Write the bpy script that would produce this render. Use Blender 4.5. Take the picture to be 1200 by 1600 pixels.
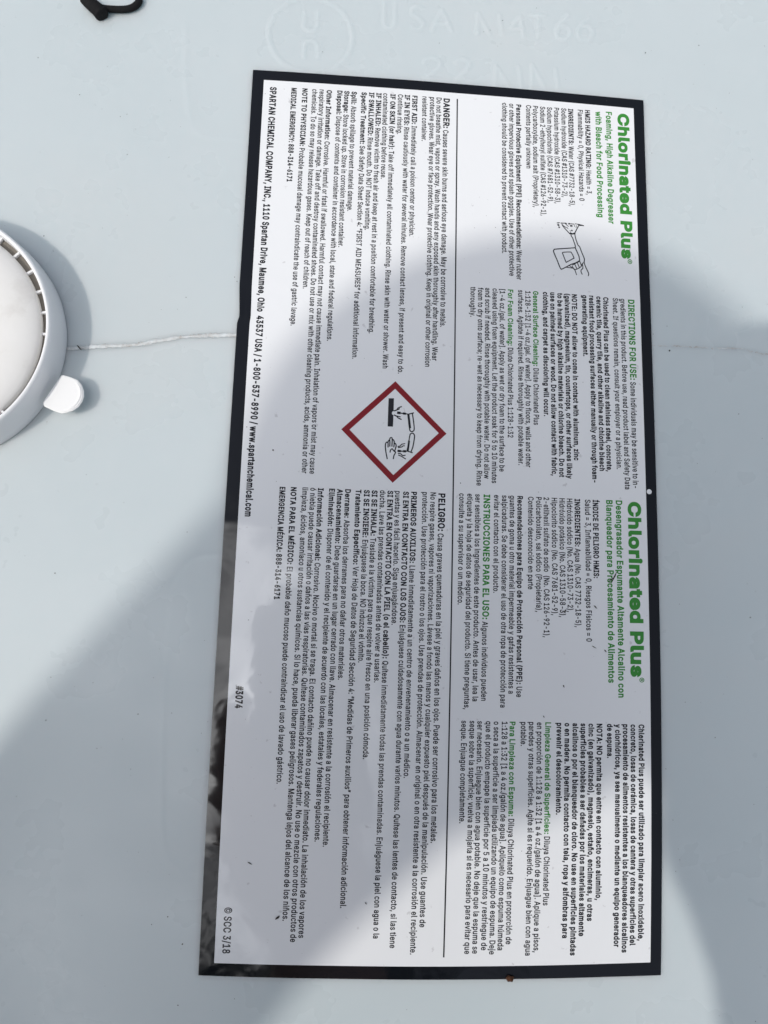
import bpy, bmesh, math, random
import numpy as np
from mathutils import Vector, Matrix
from mathutils.geometry import delaunay_2d_cdt

# ------------------------------------------------------------------ camera, sky, sun, exposure
for o in list(bpy.data.objects): bpy.data.objects.remove(o)
SC = bpy.context.scene
COL = SC.collection
MM = 0.001                       # all lengths below are in millimetres on the drum head
CAM = {"R": [[0.996926, 0.030209, 0.072291], [-0.040199, 0.989192, 0.141007], [-0.06725, -0.14348, 0.987366]], "C": [-34.148, -40.447, 232.71]}
cd = bpy.data.cameras.new('camera'); cam = bpy.data.objects.new('camera', cd); COL.objects.link(cam)
cd.sensor_fit = 'VERTICAL'; cd.sensor_height = 24.0; cd.lens = 24.0*1200/1600
cd.clip_start = 0.02; cd.clip_end = 60
M3 = Matrix(CAM['R']).transposed()
cam.matrix_world = Matrix.Translation(Vector(CAM['C'])*MM) @ M3.to_4x4()
SC.camera = cam

SUN_DIR = Vector((-0.70, -0.337, 1.0)).normalized()      # towards the sun
w = bpy.data.worlds.new('World'); SC.world = w; w.use_nodes = True
wn, wl = w.node_tree.nodes, w.node_tree.links
bg = wn['Background']
sky = wn.new('ShaderNodeTexSky'); sky.sky_type = 'NISHITA'; sky.sun_disc = False
sky.sun_elevation = math.asin(SUN_DIR.z)
sky.sun_rotation = math.atan2(SUN_DIR.x, SUN_DIR.y)
sky.air_density = 1.0; sky.dust_density = 2.0; sky.ozone_density = 1.0
# hazy daylight: the blue is washed out, and a bright cloud patch is added overhead for the label's reflection
hs = wn.new('ShaderNodeHueSaturation'); hs.inputs['Saturation'].default_value = 0.45; wl.new(sky.outputs[0], hs.inputs['Color'])
wt = wn.new('ShaderNodeTexCoord')
dp = wn.new('ShaderNodeVectorMath'); dp.operation = 'DOT_PRODUCT'; wl.new(wt.outputs['Generated'], dp.inputs[0]); dp.inputs[1].default_value = Vector((-.22, -.17, .95)).normalized()
m1 = wn.new('ShaderNodeMapRange'); m1.interpolation_type = 'SMOOTHSTEP'; m1.inputs[1].default_value = .948; m1.inputs[2].default_value = .970; wl.new(dp.outputs['Value'], m1.inputs[0])
cn = wn.new('ShaderNodeTexNoise'); cn.inputs['Scale'].default_value = 5.5; cn.inputs['Detail'].default_value = 7; wl.new(wt.outputs['Generated'], cn.inputs['Vector'])
m2 = wn.new('ShaderNodeMapRange'); m2.inputs[1].default_value = .38; m2.inputs[2].default_value = .62; wl.new(cn.outputs[0], m2.inputs[0])
mm = wn.new('ShaderNodeMath'); mm.operation = 'MULTIPLY'; wl.new(m1.outputs[0], mm.inputs[0]); wl.new(m2.outputs[0], mm.inputs[1])
cm = wn.new('ShaderNodeMix'); cm.data_type = 'RGBA'; wl.new(mm.outputs[0], cm.inputs[0]); wl.new(hs.outputs[0], cm.inputs[6]); cm.inputs[7].default_value = (52, 52, 52.5, 1)
wl.new(cm.outputs[2], bg.inputs[0]); bg.inputs[1].default_value = 0.134
sd = bpy.data.lights.new('sun', 'SUN'); sd.energy = 1.85; sd.angle = math.radians(1.2); sd.color = (1.0, 0.96, 0.9)
so = bpy.data.objects.new('sun', sd); COL.objects.link(so)
so.rotation_euler = SUN_DIR.to_track_quat('Z', 'Y').to_euler(); so.location = SUN_DIR*5
SC.view_settings.view_transform = 'Standard'; SC.view_settings.look = 'None'
SC.view_settings.exposure = 0.0; SC.view_settings.gamma = 1.0; SC.view_settings.use_curve_mapping = False
SC.cycles.max_bounces = 8; SC.cycles.use_light_tree = False; SC.cycles.filter_width = 1.5; SC.cycles.use_denoising = True; SC.cycles.use_adaptive_sampling = False; SC.cycles.blur_glossy = 0.0; SC.cycles.sample_clamp_indirect = 3.0; SC.cycles.sample_clamp_direct = 12.0

# ------------------------------------------------------------------ data, in mm on the drum head
W, H = (132.0, 277.34)
HW, HH = W/2, H/2
DAT = {
 "inner": [[-62.29,135.25],[62.47,135.29],[62.84,-135.13],[-61.86,-135.34]],
 "rule": [[1.99,133.09],[2.48,-132.7]],
 "dot": [63.67,3.22],
 "dia_out": [[-16.33,34.95],[-0.09,18.92],[-16.34,2.7],[-32.54,18.76]],
 "dia_in": [[-16.36,32.49],[-2.52,18.99],[-16.19,5.14],[-30.0,18.76]],
 "bar": [[-18.32,29.35],[-16.66,29.44],[-16.64,25.41],[-17.01,25.13],[-17.16,24.8],[-17.12,24.34],[-16.67,23.98],[-16.7,20.36],[-18.35,20.34]],
 "haz": [[[[-12.29,24.49],[-10.41,25.07]],0.27],[[[-10.82,24.86],[-10.38,22.22],[-10.15,20.29],[-10.23,19.48],[-10.78,19.07],[-11.35,19.27],[-11.59,20.06],[-11.92,22.15],[-12.22,24.46]],0.27],[[[-11.97,24.41],[-11.64,22.16],[-11.37,20.23]],0.39],[[[-15.37,24.85],[-12.86,24.66],[-12.23,24.56]],0.27],[[[-15.37,24.89],[-14.68,24.82]],0.6],[[[-13.58,24.72],[-12.98,24.65]],0.51],[[[-16.55,25.41],[-15.71,25.71],[-15.26,26.39],[-14.23,26.89]],0.27],[[[-15.96,25.7],[-15.31,25.86],[-14.84,26.21]],0.24],[[[-16.45,24.09],[-15.66,23.74],[-15.17,23.21],[-14.19,22.78]],0.27],[[[-16.13,23.88],[-15.19,23.73],[-14.49,23.57]],0.24],[[[-12.17,12.87],[-10.53,12.4]],0.27],[[[-11.01,12.54],[-10.42,14.33],[-9.99,17.4],[-10.2,18.29],[-10.74,18.59],[-11.23,18.31],[-11.5,17.49],[-11.81,15.06],[-12.2,12.93]],0.27],[[[-11.65,16.03],[-11.95,12.94]],0.45],[[[-15.06,12.76],[-12.82,12.74],[-12.17,12.84]],0.27],[[[-14.91,12.77],[-14.28,12.74]],0.54],[[[-13.19,12.76],[-12.69,12.75]],0.54],[[[-15.04,14.14],[-14.32,14.37],[-13.87,14.9],[-12.88,15.14]],0.24],[[[-14.93,13.79],[-13.85,14.07],[-13.48,14.41],[-12.99,14.46]],0.24],[[[-14.89,11.97],[-14.17,11.91],[-13.47,11.4],[-12.7,11.5]],0.24],[[[-14.78,11.47],[-13.77,11.07],[-13.3,10.77],[-12.57,10.36]],0.24],[[[-18.19,10.12],[-18.65,12.18],[-18.89,14.08],[-18.76,15.05],[-18.4,15.39],[-18.08,15.02],[-18.05,13.8]],0.27],[[[-18.14,15.08],[-18.01,15.73],[-17.76,15.99],[-17.54,15.68],[-17.52,14.08]],0.27],[[[-17.6,15.75],[-17.56,16.55],[-17.2,16.86],[-16.84,16.49],[-16.87,14.11]],0.27],[[[-16.83,16.17],[-16.46,16.19],[-16.19,15.49],[-16.27,13.89]],0.27],[[[-16.15,15.11],[-15.84,15.06],[-15.57,14.4],[-15.85,13.11],[-16.11,12.46]],0.27],[[[-17.38,12.24],[-17.24,12.95],[-16.73,13.35],[-16.31,12.77],[-15.67,12.32],[-16.14,11.34],[-16.33,10.21]],0.27]],
 "gun": [[[[39.75,87.95],[38.46,89.32],[37.18,90.79]],0.23],[[[41.26,88.26],[42.03,89.89],[42.81,91.43]],0.24],[[[36.72,91.6],[37.66,91.62]],0.24],[[[37.94,91.64],[38.59,91.55]],0.31],[[[39.25,91.54],[39.81,91.55]],0.35],[[[40.09,91.57],[41.12,91.53]],0.21],[[[41.5,91.68],[41.97,91.66]],0.21],[[[42.25,91.62],[44.31,91.25]],0.26],[[[42.99,91.24],[43.75,91.34]],0.31],[[[37.0,91.27],[37.46,90.82]],0.19],[[[38.31,91.37],[39.23,90.56]],0.17],[[[37.55,90.72],[38.48,90.11]],0.17],[[[38.67,90.32],[39.12,89.67]],0.14],[[[35.46,91.55],[36.25,91.67]],0.24],[[[35.68,90.97],[36.05,90.71]],0.42],[[[36.01,90.08],[36.27,90.02]],0.38],[[[39.89,90.85],[40.45,90.85]],0.42],[[[39.68,89.12],[39.96,88.95]],0.17],[[[40.2,89.26],[40.48,89.2]],0.35],[[[39.76,88.34],[40.6,88.08],[41.35,88.41]],0.38],[[[41.87,91.16],[41.76,90.36]],0.16],[[[41.21,91.3],[41.26,90.62]],0.14],[[[40.03,87.88],[40.15,87.2],[40.52,86.74],[41.02,85.21],[41.41,83.97],[41.36,83.29]],0.24],[[[41.29,88.27],[41.51,86.81],[41.95,85.28],[42.35,84.24],[42.86,83.69],[43.57,81.7],[44.37,79.62],[44.25,78.35],[44.96,76.36],[45.67,74.77],[45.56,73.89]],0.24],[[[41.36,83.29],[35.02,82.39],[34.38,82.11],[34.17,81.5],[35.16,78.95],[36.2,76.22],[36.6,75.62],[37.06,75.71],[39.96,77.46],[42.78,79.07],[41.36,83.29]],0.26],[[[37.14,81.19],[37.33,81.43],[39.56,81.7],[40.12,81.44],[40.89,79.75],[40.64,79.5],[38.58,78.23],[38.21,78.24],[37.08,81.22]],0.23],[[[38.37,76.32],[40.31,76.19],[41.05,75.79],[41.67,73.97]],0.21],[[[39.31,77.02],[40.5,76.14]],0.17],[[[40.23,76.99],[40.95,75.69]],0.21],[[[41.12,77.6],[41.83,76.04]],0.21],[[[42.02,78.09],[42.64,76.55]],0.21],[[[42.81,78.73],[43.34,77.18]],0.21],[[[41.05,75.74],[41.98,76.0],[43.2,76.92],[43.54,77.81]],0.21],[[[44.25,78.29],[43.69,77.98],[43.81,76.44],[43.18,75.66],[43.26,74.89],[43.58,74.29]],0.23],[[[40.42,77.39],[42.77,78.82]],0.35]],
 "notch": [[-65.81,51.17],[-65.26,43.88],[-65.26,42.63],[-65.61,41.57],[-65.75,39.69],[-65.8,33.49]],
 "seamL": [[-117.44,39.98],[-113.44,40.41],[-108.71,41.29],[-102.95,41.83],[-96.23,42.63],[-89.53,44.25],[-81.81,45.95],[-74.0,46.82],[-66.22,47.48]],
 "seamR": [[65.51,51.68],[76.23,51.85],[87.0,51.81],[97.85,52.21],[100.44,51.48],[106.51,50.73],[115.2,49.46]],
 "panelA": [[-89.12,153.01],[-87.69,134.49],[-85.56,120.94],[-82.75,115.5],[-78.12,113.61],[-63.73,113.85]],
 "panelB": [[-56.51,-20.64],[-66.94,-21.41],[-73.5,-22.42],[-78.14,-26.41],[-80.93,-32.21],[-81.53,-39.75],[-81.57,-47.21],[-80.11,-83.45],[-79.18,-99.22],[-77.44,-106.12],[-74.12,-110.38],[-70.43,-112.23],[-64.11,-113.21]],
 "ring": [-47.81,153.24,13.91],
 "emboss": [[[-23.59,167.9],[-23.46,161.46],[-23.45,160.86],[-23.33,160.01],[-23.04,159.25],[-22.61,158.67],[-22.07,158.32],[-21.49,158.24],[-20.91,158.43],[-20.4,158.87],[-20.01,159.53],[-19.76,160.34],[-19.69,161.21],[-19.77,167.86]],[[-10.46,166.71],[-11.11,167.17],[-11.56,167.33],[-12.04,167.37],[-12.53,167.28],[-12.99,167.06],[-13.39,166.73],[-13.71,166.3],[-13.93,165.8],[-14.05,165.27],[-14.04,164.73],[-13.92,164.21],[-11.83,163.15],[-10.34,161.88],[-10.0,161.49],[-9.97,160.87],[-10.09,160.27],[-10.35,159.71],[-10.74,159.25],[-11.23,158.91],[-11.77,158.73],[-12.32,158.73],[-12.85,158.89],[-13.3,159.21],[-13.66,159.66]],[[-7.18,158.95],[-3.69,166.74],[-0.26,159.18]],[[-5.41,161.45],[-1.59,162.08]],[[8.37,159.24],[8.56,166.84],[12.7,159.42]],[[16.95,159.58],[16.16,166.65]],[[8.37,159.24],[8.45,159.7]],[[24.47,159.38],[23.41,166.88],[19.77,161.85],[24.25,162.26]],[[27.01,167.66],[32.01,167.91]],[[29.47,167.67],[29.64,159.85]],[[40.16,168.89],[37.14,165.46],[36.05,162.91],[35.91,162.08],[36.0,161.25],[36.32,160.52],[36.84,159.95],[37.52,159.61],[38.27,159.52],[39.04,159.69],[39.74,160.11],[40.3,160.73],[40.68,161.5],[40.83,162.34],[40.74,163.17],[40.42,163.9],[39.89,164.47],[39.22,164.81],[38.46,164.91],[37.7,164.73],[36.99,164.31],[36.43,163.69],[36.05,162.91]],[[47.47,168.44],[44.56,166.15],[43.47,163.4],[43.3,162.53],[43.4,161.68],[43.75,160.92],[44.32,160.34],[45.05,159.98],[45.87,159.89],[46.7,160.07],[47.46,160.51],[48.08,161.16],[48.49,161.96],[48.66,162.83],[48.57,163.68],[48.22,164.44],[47.65,165.03],[46.92,165.38],[46.1,165.47],[45.26,165.29],[44.5,164.85],[43.88,164.2],[43.47,163.4]],[[-9.41,146.72],[-9.19,147.27],[-8.78,147.76],[-8.21,148.17],[-7.53,148.45],[-6.78,148.59],[-6.03,148.58],[-5.34,148.42],[-4.75,148.12],[-4.32,147.7],[-4.08,147.19],[-4.01,145.66],[-9.13,140.68],[-3.55,140.76]],[[1.26,147.26],[1.45,147.81],[1.81,148.3],[2.31,148.7],[2.91,148.98],[3.56,149.11],[4.21,149.09],[4.81,148.92],[5.32,148.61],[5.7,148.18],[5.91,147.67],[5.97,146.14],[1.51,141.0],[6.22,141.21]],[[14.71,140.03],[15.24,147.51],[19.19,140.63]],[[23.74,140.37],[22.82,147.73]],[[27.37,140.46],[27.55,149.02],[31.81,140.84]],[[36.55,140.8],[35.59,147.96]],[[-50.16,161.68],[-50.11,156.84],[-50.09,156.48],[-49.96,155.94],[-49.62,155.48],[-49.11,155.13],[-48.47,154.93],[-47.78,154.91],[-47.09,155.06],[-46.48,155.37],[-46.01,155.81],[-45.71,156.34],[-45.62,156.9],[-45.84,161.97]],[[-49.74,145.15],[-49.76,149.04],[-49.82,149.03],[-49.73,149.64],[-49.43,150.21],[-48.95,150.69],[-48.32,151.02],[-47.62,151.18],[-46.91,151.15],[-46.25,150.93],[-45.73,150.55],[-45.38,150.03],[-45.24,149.44],[-44.98,145.57]]],
 "cap": [-155.4,40.45,37.9,36.9,12.0],
 "bridges": [46.5,35.4,24.5,12.8,1.4,-44.1],
 "tab": [[-120.97,21.77],[-116.47,30.22],[-113.45,29.48],[-111.67,28.75],[-110.47,27.41],[-109.7,25.63],[-109.53,24.0],[-109.89,22.34],[-110.83,20.65],[-112.27,19.43],[-114.06,18.69],[-115.42,18.38],[-117.48,18.92],[-120.85,20.38]],
 "lip": [[-113.3,28.81],[-112.14,28.05],[-110.92,26.46],[-110.49,24.68],[-110.7,23.03],[-111.57,21.34],[-112.85,20.05],[-114.65,19.47],[-116.78,19.2]],
 "cordA": [[-121.3,158.36],[-120.4,157.49],[-118.86,156.15],[-117.34,154.94],[-116.05,153.7],[-115.24,152.43]],
 "cordB": [[-118.58,156.62],[-115.67,156.03],[-112.81,155.94],[-110.2,156.05],[-107.84,156.41],[-105.99,157.27],[-104.76,158.48],[-104.27,159.89],[-104.51,161.51]],
 "crumb": [21.7,-139.42],
 "marks": [[[54.49,-22.34],[52.62,-26.17],0.22],[[53.25,-24.37],[51.61,-25.81],0.16],[[47.09,-33.04],[48.09,-33.98],0.2],[[50.17,-46.34],[50.96,-47.09],0.18],[[46.38,-45.29],[47.77,-46.02],0.14],[[38.45,-34.48],[37.65,-35.67],0.2],[[37.38,-57.18],[37.77,-57.93],0.2],[[31.29,-66.35],[31.68,-66.91],0.16],[[-114.28,41.18],[-112.8,39.62],0.22],[[-54.13,-108.65],[-52.83,-109.33],0.16],[[-20.39,-119.27],[-19.82,-119.78],0.15],[[-44.37,-122.99],[-45.58,-124.01],0.3],[[61.14,-71.72],[61.73,-72.08],0.12]]
}
# glyph outlines of a plain grotesque: advance, contours (1000 units per em)
GLY = {
 "A": [480,[[[16,0],[201,509],[276,509],[463,0],[395,0],[282,317],[241,447],[232,478],[245,478],[220,393],[85,0]],[[110,142],[110,199],[370,199],[370,142]]]],
 "B": [456,[[[60,0],[60,509],[266,508],[310,499],[359,469],[381,442],[394,410],[398,374],[395,344],[387,320],[365,293],[315,267],[315,262],[351,252],[374,237],[394,216],[409,189],[417,155],[417,117],[408,83],[390,52],[344,18],[301,4],[247,0]],[[125,57],[272,58],[315,70],[330,80],[349,105],[355,137],[352,161],[342,184],[327,203],[293,224],[248,231],[125,231]],[[125,285],[238,285],[277,291],[299,302],[316,317],[333,348],[336,372],[330,403],[313,429],[299,439],[263,450],[125,452]]]],
 "C": [510,[[[267,-7],[205,1],[177,11],[126,42],[104,63],[70,115],[57,146],[48,179],[40,254],[48,329],[57,362],[86,421],[104,445],[150,484],[205,508],[235,514],[286,515],[340,504],[373,490],[415,460],[438,433],[463,385],[473,348],[408,348],[389,395],[357,428],[315,449],[267,456],[223,450],[184,432],[166,419],[137,385],[116,340],[105,285],[105,223],[116,168],[137,123],[166,89],[203,66],[245,54],[292,55],[337,69],[366,88],[395,125],[408,160],[473,160],[463,124],[448,91],[428,62],[402,38],[373,19],[341,5],[305,-4]]]],
 "D": [502,[[[219,0],[96,0],[96,57],[244,58],[296,70],[318,81],[354,110],[379,149],[394,198],[399,255],[388,337],[368,381],[354,399],[320,428],[299,438],[275,446],[221,452],[93,452],[93,509],[261,507],[325,492],[377,461],[418,418],[446,361],[460,293],[462,255],[455,181],[446,149],[417,92],[398,68],[351,31],[322,17],[291,8]],[[125,509],[125,0],[60,0],[60,509]]]],
 "E": [419,[[[60,0],[60,509],[372,509],[372,452],[125,452],[125,286],[355,286],[355,229],[125,229],[125,57],[375,57],[375,0]]]],
 "F": [410,[[[60,0],[60,509],[369,509],[369,452],[125,452],[125,278],[346,278],[346,221],[125,221],[125,0]]]],
 "G": [520,[[[269,-7],[236,-5],[176,11],[125,43],[85,88],[57,146],[47,179],[42,215],[42,293],[57,362],[69,393],[103,445],[125,466],[175,498],[233,514],[285,515],[322,509],[358,497],[389,480],[416,458],[449,416],[465,384],[474,349],[408,349],[387,393],[365,420],[326,444],[291,454],[243,454],[202,443],[166,419],[150,404],[125,364],[109,314],[105,223],[116,168],[137,124],[166,90],[203,66],[246,54],[309,57],[345,71],[374,93],[404,141],[415,202],[434,199],[283,199],[283,256],[478,256],[478,200],[471,141],[463,115],[451,91],[419,50],[377,19],[352,8],[298,-5]]]],
 "H": [517,[[[60,0],[60,509],[125,509],[125,289],[392,289],[392,509],[457,509],[457,0],[392,0],[392,232],[125,232],[125,0]]]],
 "I": [300,[[[31,0],[31,57],[118,57],[118,452],[31,452],[31,509],[269,509],[269,452],[183,452],[183,57],[269,57],[269,0]]]],
 "J": [396,[[[185,-7],[124,3],[75,33],[57,55],[44,81],[36,111],[33,173],[98,173],[99,123],[111,88],[134,64],[166,51],[185,50],[220,56],[248,74],[258,88],[270,123],[272,509],[336,509],[336,145],[326,81],[313,55],[294,33],[246,3]]]],
 "K": [467,[[[104,145],[104,216],[174,303],[364,509],[448,509]],[[60,0],[60,509],[125,509],[125,334],[125,0]],[[372,0],[188,259],[228,309],[449,0]]]],
 "L": [393,[[[60,0],[60,509],[125,509],[125,57],[361,57],[361,0]]]],
 "M": [628,[[[60,0],[60,509],[152,509],[287,159],[322,49],[307,49],[350,181],[476,509],[568,509],[568,0],[504,0],[505,369],[507,457],[513,457],[509,445],[456,291],[342,0],[286,0],[168,297],[112,457],[119,457],[120,416],[122,0]]]],
 "N": [523,[[[60,0],[60,509],[136,509],[357,160],[414,55],[405,54],[399,195],[399,509],[463,509],[463,0],[387,0],[196,300],[108,452],[119,454],[123,368],[125,0]]]],
 "O": [533,[[[267,-7],[205,1],[177,11],[126,42],[105,63],[70,115],[57,146],[42,215],[40,254],[48,329],[57,362],[70,393],[105,445],[150,484],[177,498],[235,514],[267,516],[299,514],[357,498],[408,466],[429,445],[464,393],[477,362],[491,293],[493,254],[486,179],[477,146],[464,115],[429,63],[408,42],[357,11],[299,-5]],[[267,53],[310,59],[330,66],[367,89],[383,105],[408,144],[418,168],[429,223],[430,254],[425,314],[418,341],[408,365],[383,404],[367,420],[330,443],[289,454],[267,456],[223,450],[203,443],[167,420],[151,404],[125,364],[116,340],[109,314],[103,254],[105,223],[116,168],[125,144],[151,105],[167,89],[203,66],[245,54]]]],
 "P": [445,[[[60,0],[60,509],[263,507],[312,497],[332,487],[366,462],[398,411],[407,370],[404,304],[390,265],[366,233],[332,207],[289,191],[235,186],[109,186],[109,242],[233,242],[284,250],[318,272],[333,294],[342,319],[344,362],[338,389],[318,423],[297,439],[251,451],[125,452],[125,0]]]],
 "Q": [533,[[[245,159],[313,159],[468,-48],[401,-48]],[[267,-7],[205,1],[177,11],[126,42],[105,63],[70,115],[57,146],[42,215],[40,254],[48,329],[57,362],[70,393],[105,445],[150,484],[177,498],[235,514],[267,516],[299,514],[357,498],[408,466],[429,445],[464,393],[477,362],[491,293],[493,254],[486,179],[477,146],[464,115],[429,63],[408,42],[357,11],[299,-5]],[[267,53],[310,59],[330,66],[367,89],[383,105],[408,144],[418,168],[429,223],[430,254],[425,314],[418,341],[408,365],[383,404],[367,420],[330,443],[289,454],[267,456],[223,450],[203,443],[167,420],[151,404],[125,364],[116,340],[109,314],[103,254],[105,223],[116,168],[125,144],[151,105],[167,89],[203,66],[245,54]]]],
 "R": [449,[[[60,0],[60,509],[264,507],[290,504],[333,489],[367,465],[390,433],[405,395],[408,330],[390,271],[367,240],[333,217],[289,203],[236,198],[96,198],[96,255],[234,255],[284,262],[309,273],[327,290],[339,312],[344,338],[342,380],[334,405],[319,425],[298,440],[252,451],[125,452],[125,0]],[[353,0],[230,229],[303,229],[428,0]]]],
 "S": [447,[[[224,-9],[149,1],[91,31],[54,77],[38,137],[104,137],[116,98],[142,71],[180,55],[241,50],[286,60],[321,82],[341,114],[346,139],[342,161],[325,186],[296,205],[154,249],[105,274],[71,307],[60,326],[54,348],[53,393],[65,431],[75,448],[119,488],[180,511],[227,516],[275,511],[316,498],[365,463],[394,415],[401,378],[337,378],[326,412],[302,437],[267,453],[209,458],[167,448],[136,427],[123,409],[116,387],[119,352],[131,334],[158,313],[299,268],[359,238],[387,209],[401,185],[407,155],[407,118],[386,64],[343,21],[278,-4]]]],
 "T": [449,[[[32,452],[32,509],[417,509],[417,452],[257,452],[257,0],[193,0],[193,452]]]],
 "U": [517,[[[259,-8],[203,-2],[154,15],[114,43],[85,80],[74,101],[62,148],[60,173],[60,509],[124,509],[124,178],[133,128],[160,87],[187,68],[220,56],[259,52],[298,56],[345,77],[368,99],[389,144],[393,178],[393,509],[457,509],[457,173],[451,124],[443,101],[433,80],[403,43],[363,15],[340,5],[315,-2]]]],
 "V": [480,[[[204,0],[16,509],[84,509],[222,115],[248,31],[235,31],[285,192],[395,509],[463,509],[278,0]]]],
 "W": [686,[[[155,0],[16,509],[82,509],[175,145],[197,40],[189,40],[218,171],[306,509],[380,509],[483,107],[497,40],[488,40],[504,120],[603,509],[670,509],[530,0],[455,0],[363,339],[336,475],[350,475],[331,377],[230,0]]]],
 "X": [474,[[[18,0],[217,284],[217,236],[29,509],[104,509],[219,337],[243,292],[232,292],[272,361],[374,509],[446,509],[259,239],[259,287],[456,0],[382,0],[254,188],[230,231],[244,231],[206,166],[91,0]]]],
 "Y": [472,[[[203,0],[203,208],[16,509],[91,509],[229,279],[250,230],[224,230],[265,318],[381,509],[455,509],[268,208],[268,0]]]],
 "Z": [438,[[[42,0],[42,46],[306,431],[341,476],[348,454],[40,452],[40,509],[397,509],[397,462],[134,81],[97,33],[90,54],[399,57],[399,0]]]],
 "a": [389,[[[160,-9],[110,-1],[68,22],[40,58],[30,108],[34,138],[43,161],[58,179],[78,193],[125,211],[252,230],[273,243],[273,279],[256,311],[220,329],[171,329],[149,322],[124,307],[100,274],[41,291],[57,322],[79,346],[104,364],[148,379],[194,384],[239,379],[275,367],[306,343],[329,306],[336,272],[337,0],[277,0],[277,52],[272,52],[252,25],[226,6],[190,-6]],[[170,45],[202,49],[239,66],[257,83],[272,115],[276,190],[253,180],[200,171],[125,155],[103,139],[95,124],[92,95],[107,66],[130,52]]]],
 "b": [424,[[[229,-8],[198,-5],[162,10],[138,31],[118,59],[112,59],[112,0],[53,0],[53,509],[114,509],[114,319],[118,319],[144,353],[171,373],[212,384],[252,383],[274,378],[313,361],[330,347],[359,313],[379,270],[385,245],[390,189],[385,133],[379,108],[359,64],[330,29],[294,5],[274,-2]],[[220,47],[267,57],[301,88],[321,133],[328,189],[321,245],[301,290],[267,319],[220,330],[174,320],[140,291],[120,247],[113,189],[120,132],[140,86],[174,57]]]],
 "c": [396,[[[207,-8],[159,-2],[137,6],[117,16],[82,46],[56,85],[46,108],[34,187],[40,243],[46,268],[68,312],[82,330],[117,360],[159,378],[221,384],[284,368],[315,349],[332,332],[353,301],[362,277],[303,262],[290,289],[270,311],[242,325],[207,330],[173,325],[145,310],[124,287],[108,258],[99,224],[97,169],[108,117],[124,89],[158,57],[189,48],[217,47],[243,52],[271,66],[292,89],[304,117],[363,102],[341,56],[306,21],[261,-1]]]],
 "d": [424,[[[195,-8],[172,-7],[130,5],[94,29],[66,64],[46,108],[39,133],[35,218],[55,293],[79,332],[95,347],[131,371],[151,378],[196,384],[241,378],[272,360],[306,319],[311,319],[311,509],[372,509],[372,0],[313,0],[313,59],[307,59],[287,31],[263,10],[227,-5]],[[205,47],[250,57],[284,86],[305,132],[312,189],[305,247],[284,291],[251,320],[205,330],[157,319],[124,290],[103,245],[96,189],[103,133],[124,88],[158,57]]]],
 "e": [404,[[[212,-8],[161,-2],[138,6],[98,30],[68,64],[46,108],[40,132],[34,187],[39,242],[46,267],[67,311],[81,329],[115,359],[135,370],[180,383],[221,384],[251,379],[280,368],[307,351],[341,315],[363,263],[370,219],[371,169],[75,169],[75,221],[338,221],[310,202],[307,237],[298,269],[283,294],[263,314],[222,329],[189,329],[159,321],[135,304],[116,282],[103,256],[97,226],[97,157],[104,122],[118,92],[151,61],[195,47],[234,48],[263,56],[278,66],[297,88],[306,105],[365,91],[345,51],[311,19],[266,-1]]]],
 "f": [254,[[[228,379],[228,327],[6,327],[6,379]],[[81,0],[81,432],[84,461],[104,496],[135,519],[174,529],[229,525],[243,521],[227,468],[200,474],[171,470],[154,460],[142,431],[142,0]]]],
 "g": [425,[[[207,-151],[150,-144],[105,-127],[73,-101],[51,-69],[101,-41],[128,-72],[165,-92],[229,-96],[267,-85],[295,-62],[304,-47],[311,-6],[311,68],[306,68],[272,28],[241,11],[195,5],[152,10],[113,27],[80,53],[55,90],[46,112],[35,163],[35,220],[46,271],[66,314],[95,347],[131,371],[152,378],[196,384],[228,382],[253,373],[281,353],[308,319],[313,319],[313,379],[372,379],[372,-9],[367,-54],[350,-90],[308,-127],[271,-142]],[[205,59],[251,68],[285,95],[305,137],[312,193],[305,248],[285,291],[251,320],[205,330],[158,320],[124,290],[103,246],[96,193],[103,138],[124,96],[158,68]]]],
 "h": [410,[[[114,227],[114,0],[53,0],[53,509],[114,509],[114,287],[102,287],[124,332],[152,362],[187,379],[227,384],[280,376],[309,360],[341,321],[353,285],[357,240],[357,0],[296,0],[295,256],[283,291],[273,304],[260,315],[229,328],[197,328],[161,317],[141,303],[126,283],[117,257]]]],
 "i": [167,[[[53,0],[53,379],[114,379],[114,0]],[[84,443],[67,446],[54,455],[44,468],[41,483],[44,499],[54,512],[67,521],[84,524],[100,521],[114,512],[123,499],[126,483],[123,468],[114,455],[100,446]]]],
 "j": [167,[[[53,379],[114,379],[113,-47],[102,-90],[86,-113],[52,-135],[21,-142],[-10,-143],[-10,-87],[14,-86],[34,-78],[46,-64],[52,-42]],[[83,443],[67,446],[53,455],[44,468],[41,483],[44,499],[53,512],[67,521],[83,524],[100,521],[114,512],[123,499],[126,483],[123,468],[114,455],[100,446]]]],
 "k": [381,[[[110,137],[110,212],[121,212],[284,379],[360,379],[184,199],[177,199]],[[53,0],[53,509],[114,509],[114,0]],[[294,0],[148,186],[191,229],[372,0]]]],
 "l": [189,[[[139,-2],[101,3],[74,20],[58,47],[53,84],[53,509],[114,509],[114,99],[120,62],[137,53],[170,54],[181,3]]]],
 "m": [610,[[[53,0],[53,379],[112,379],[112,295],[108,295],[125,335],[151,363],[183,380],[219,386],[257,380],[287,361],[309,331],[321,295],[312,295],[329,332],[347,353],[368,369],[394,380],[422,385],[468,383],[510,364],[532,342],[548,313],[556,276],[557,0],[496,0],[494,273],[483,302],[473,313],[447,326],[419,330],[395,328],[365,314],[351,299],[338,270],[335,0],[274,0],[273,275],[269,288],[253,311],[229,326],[199,330],[168,325],[148,314],[126,289],[117,266],[114,0]]]],
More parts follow.
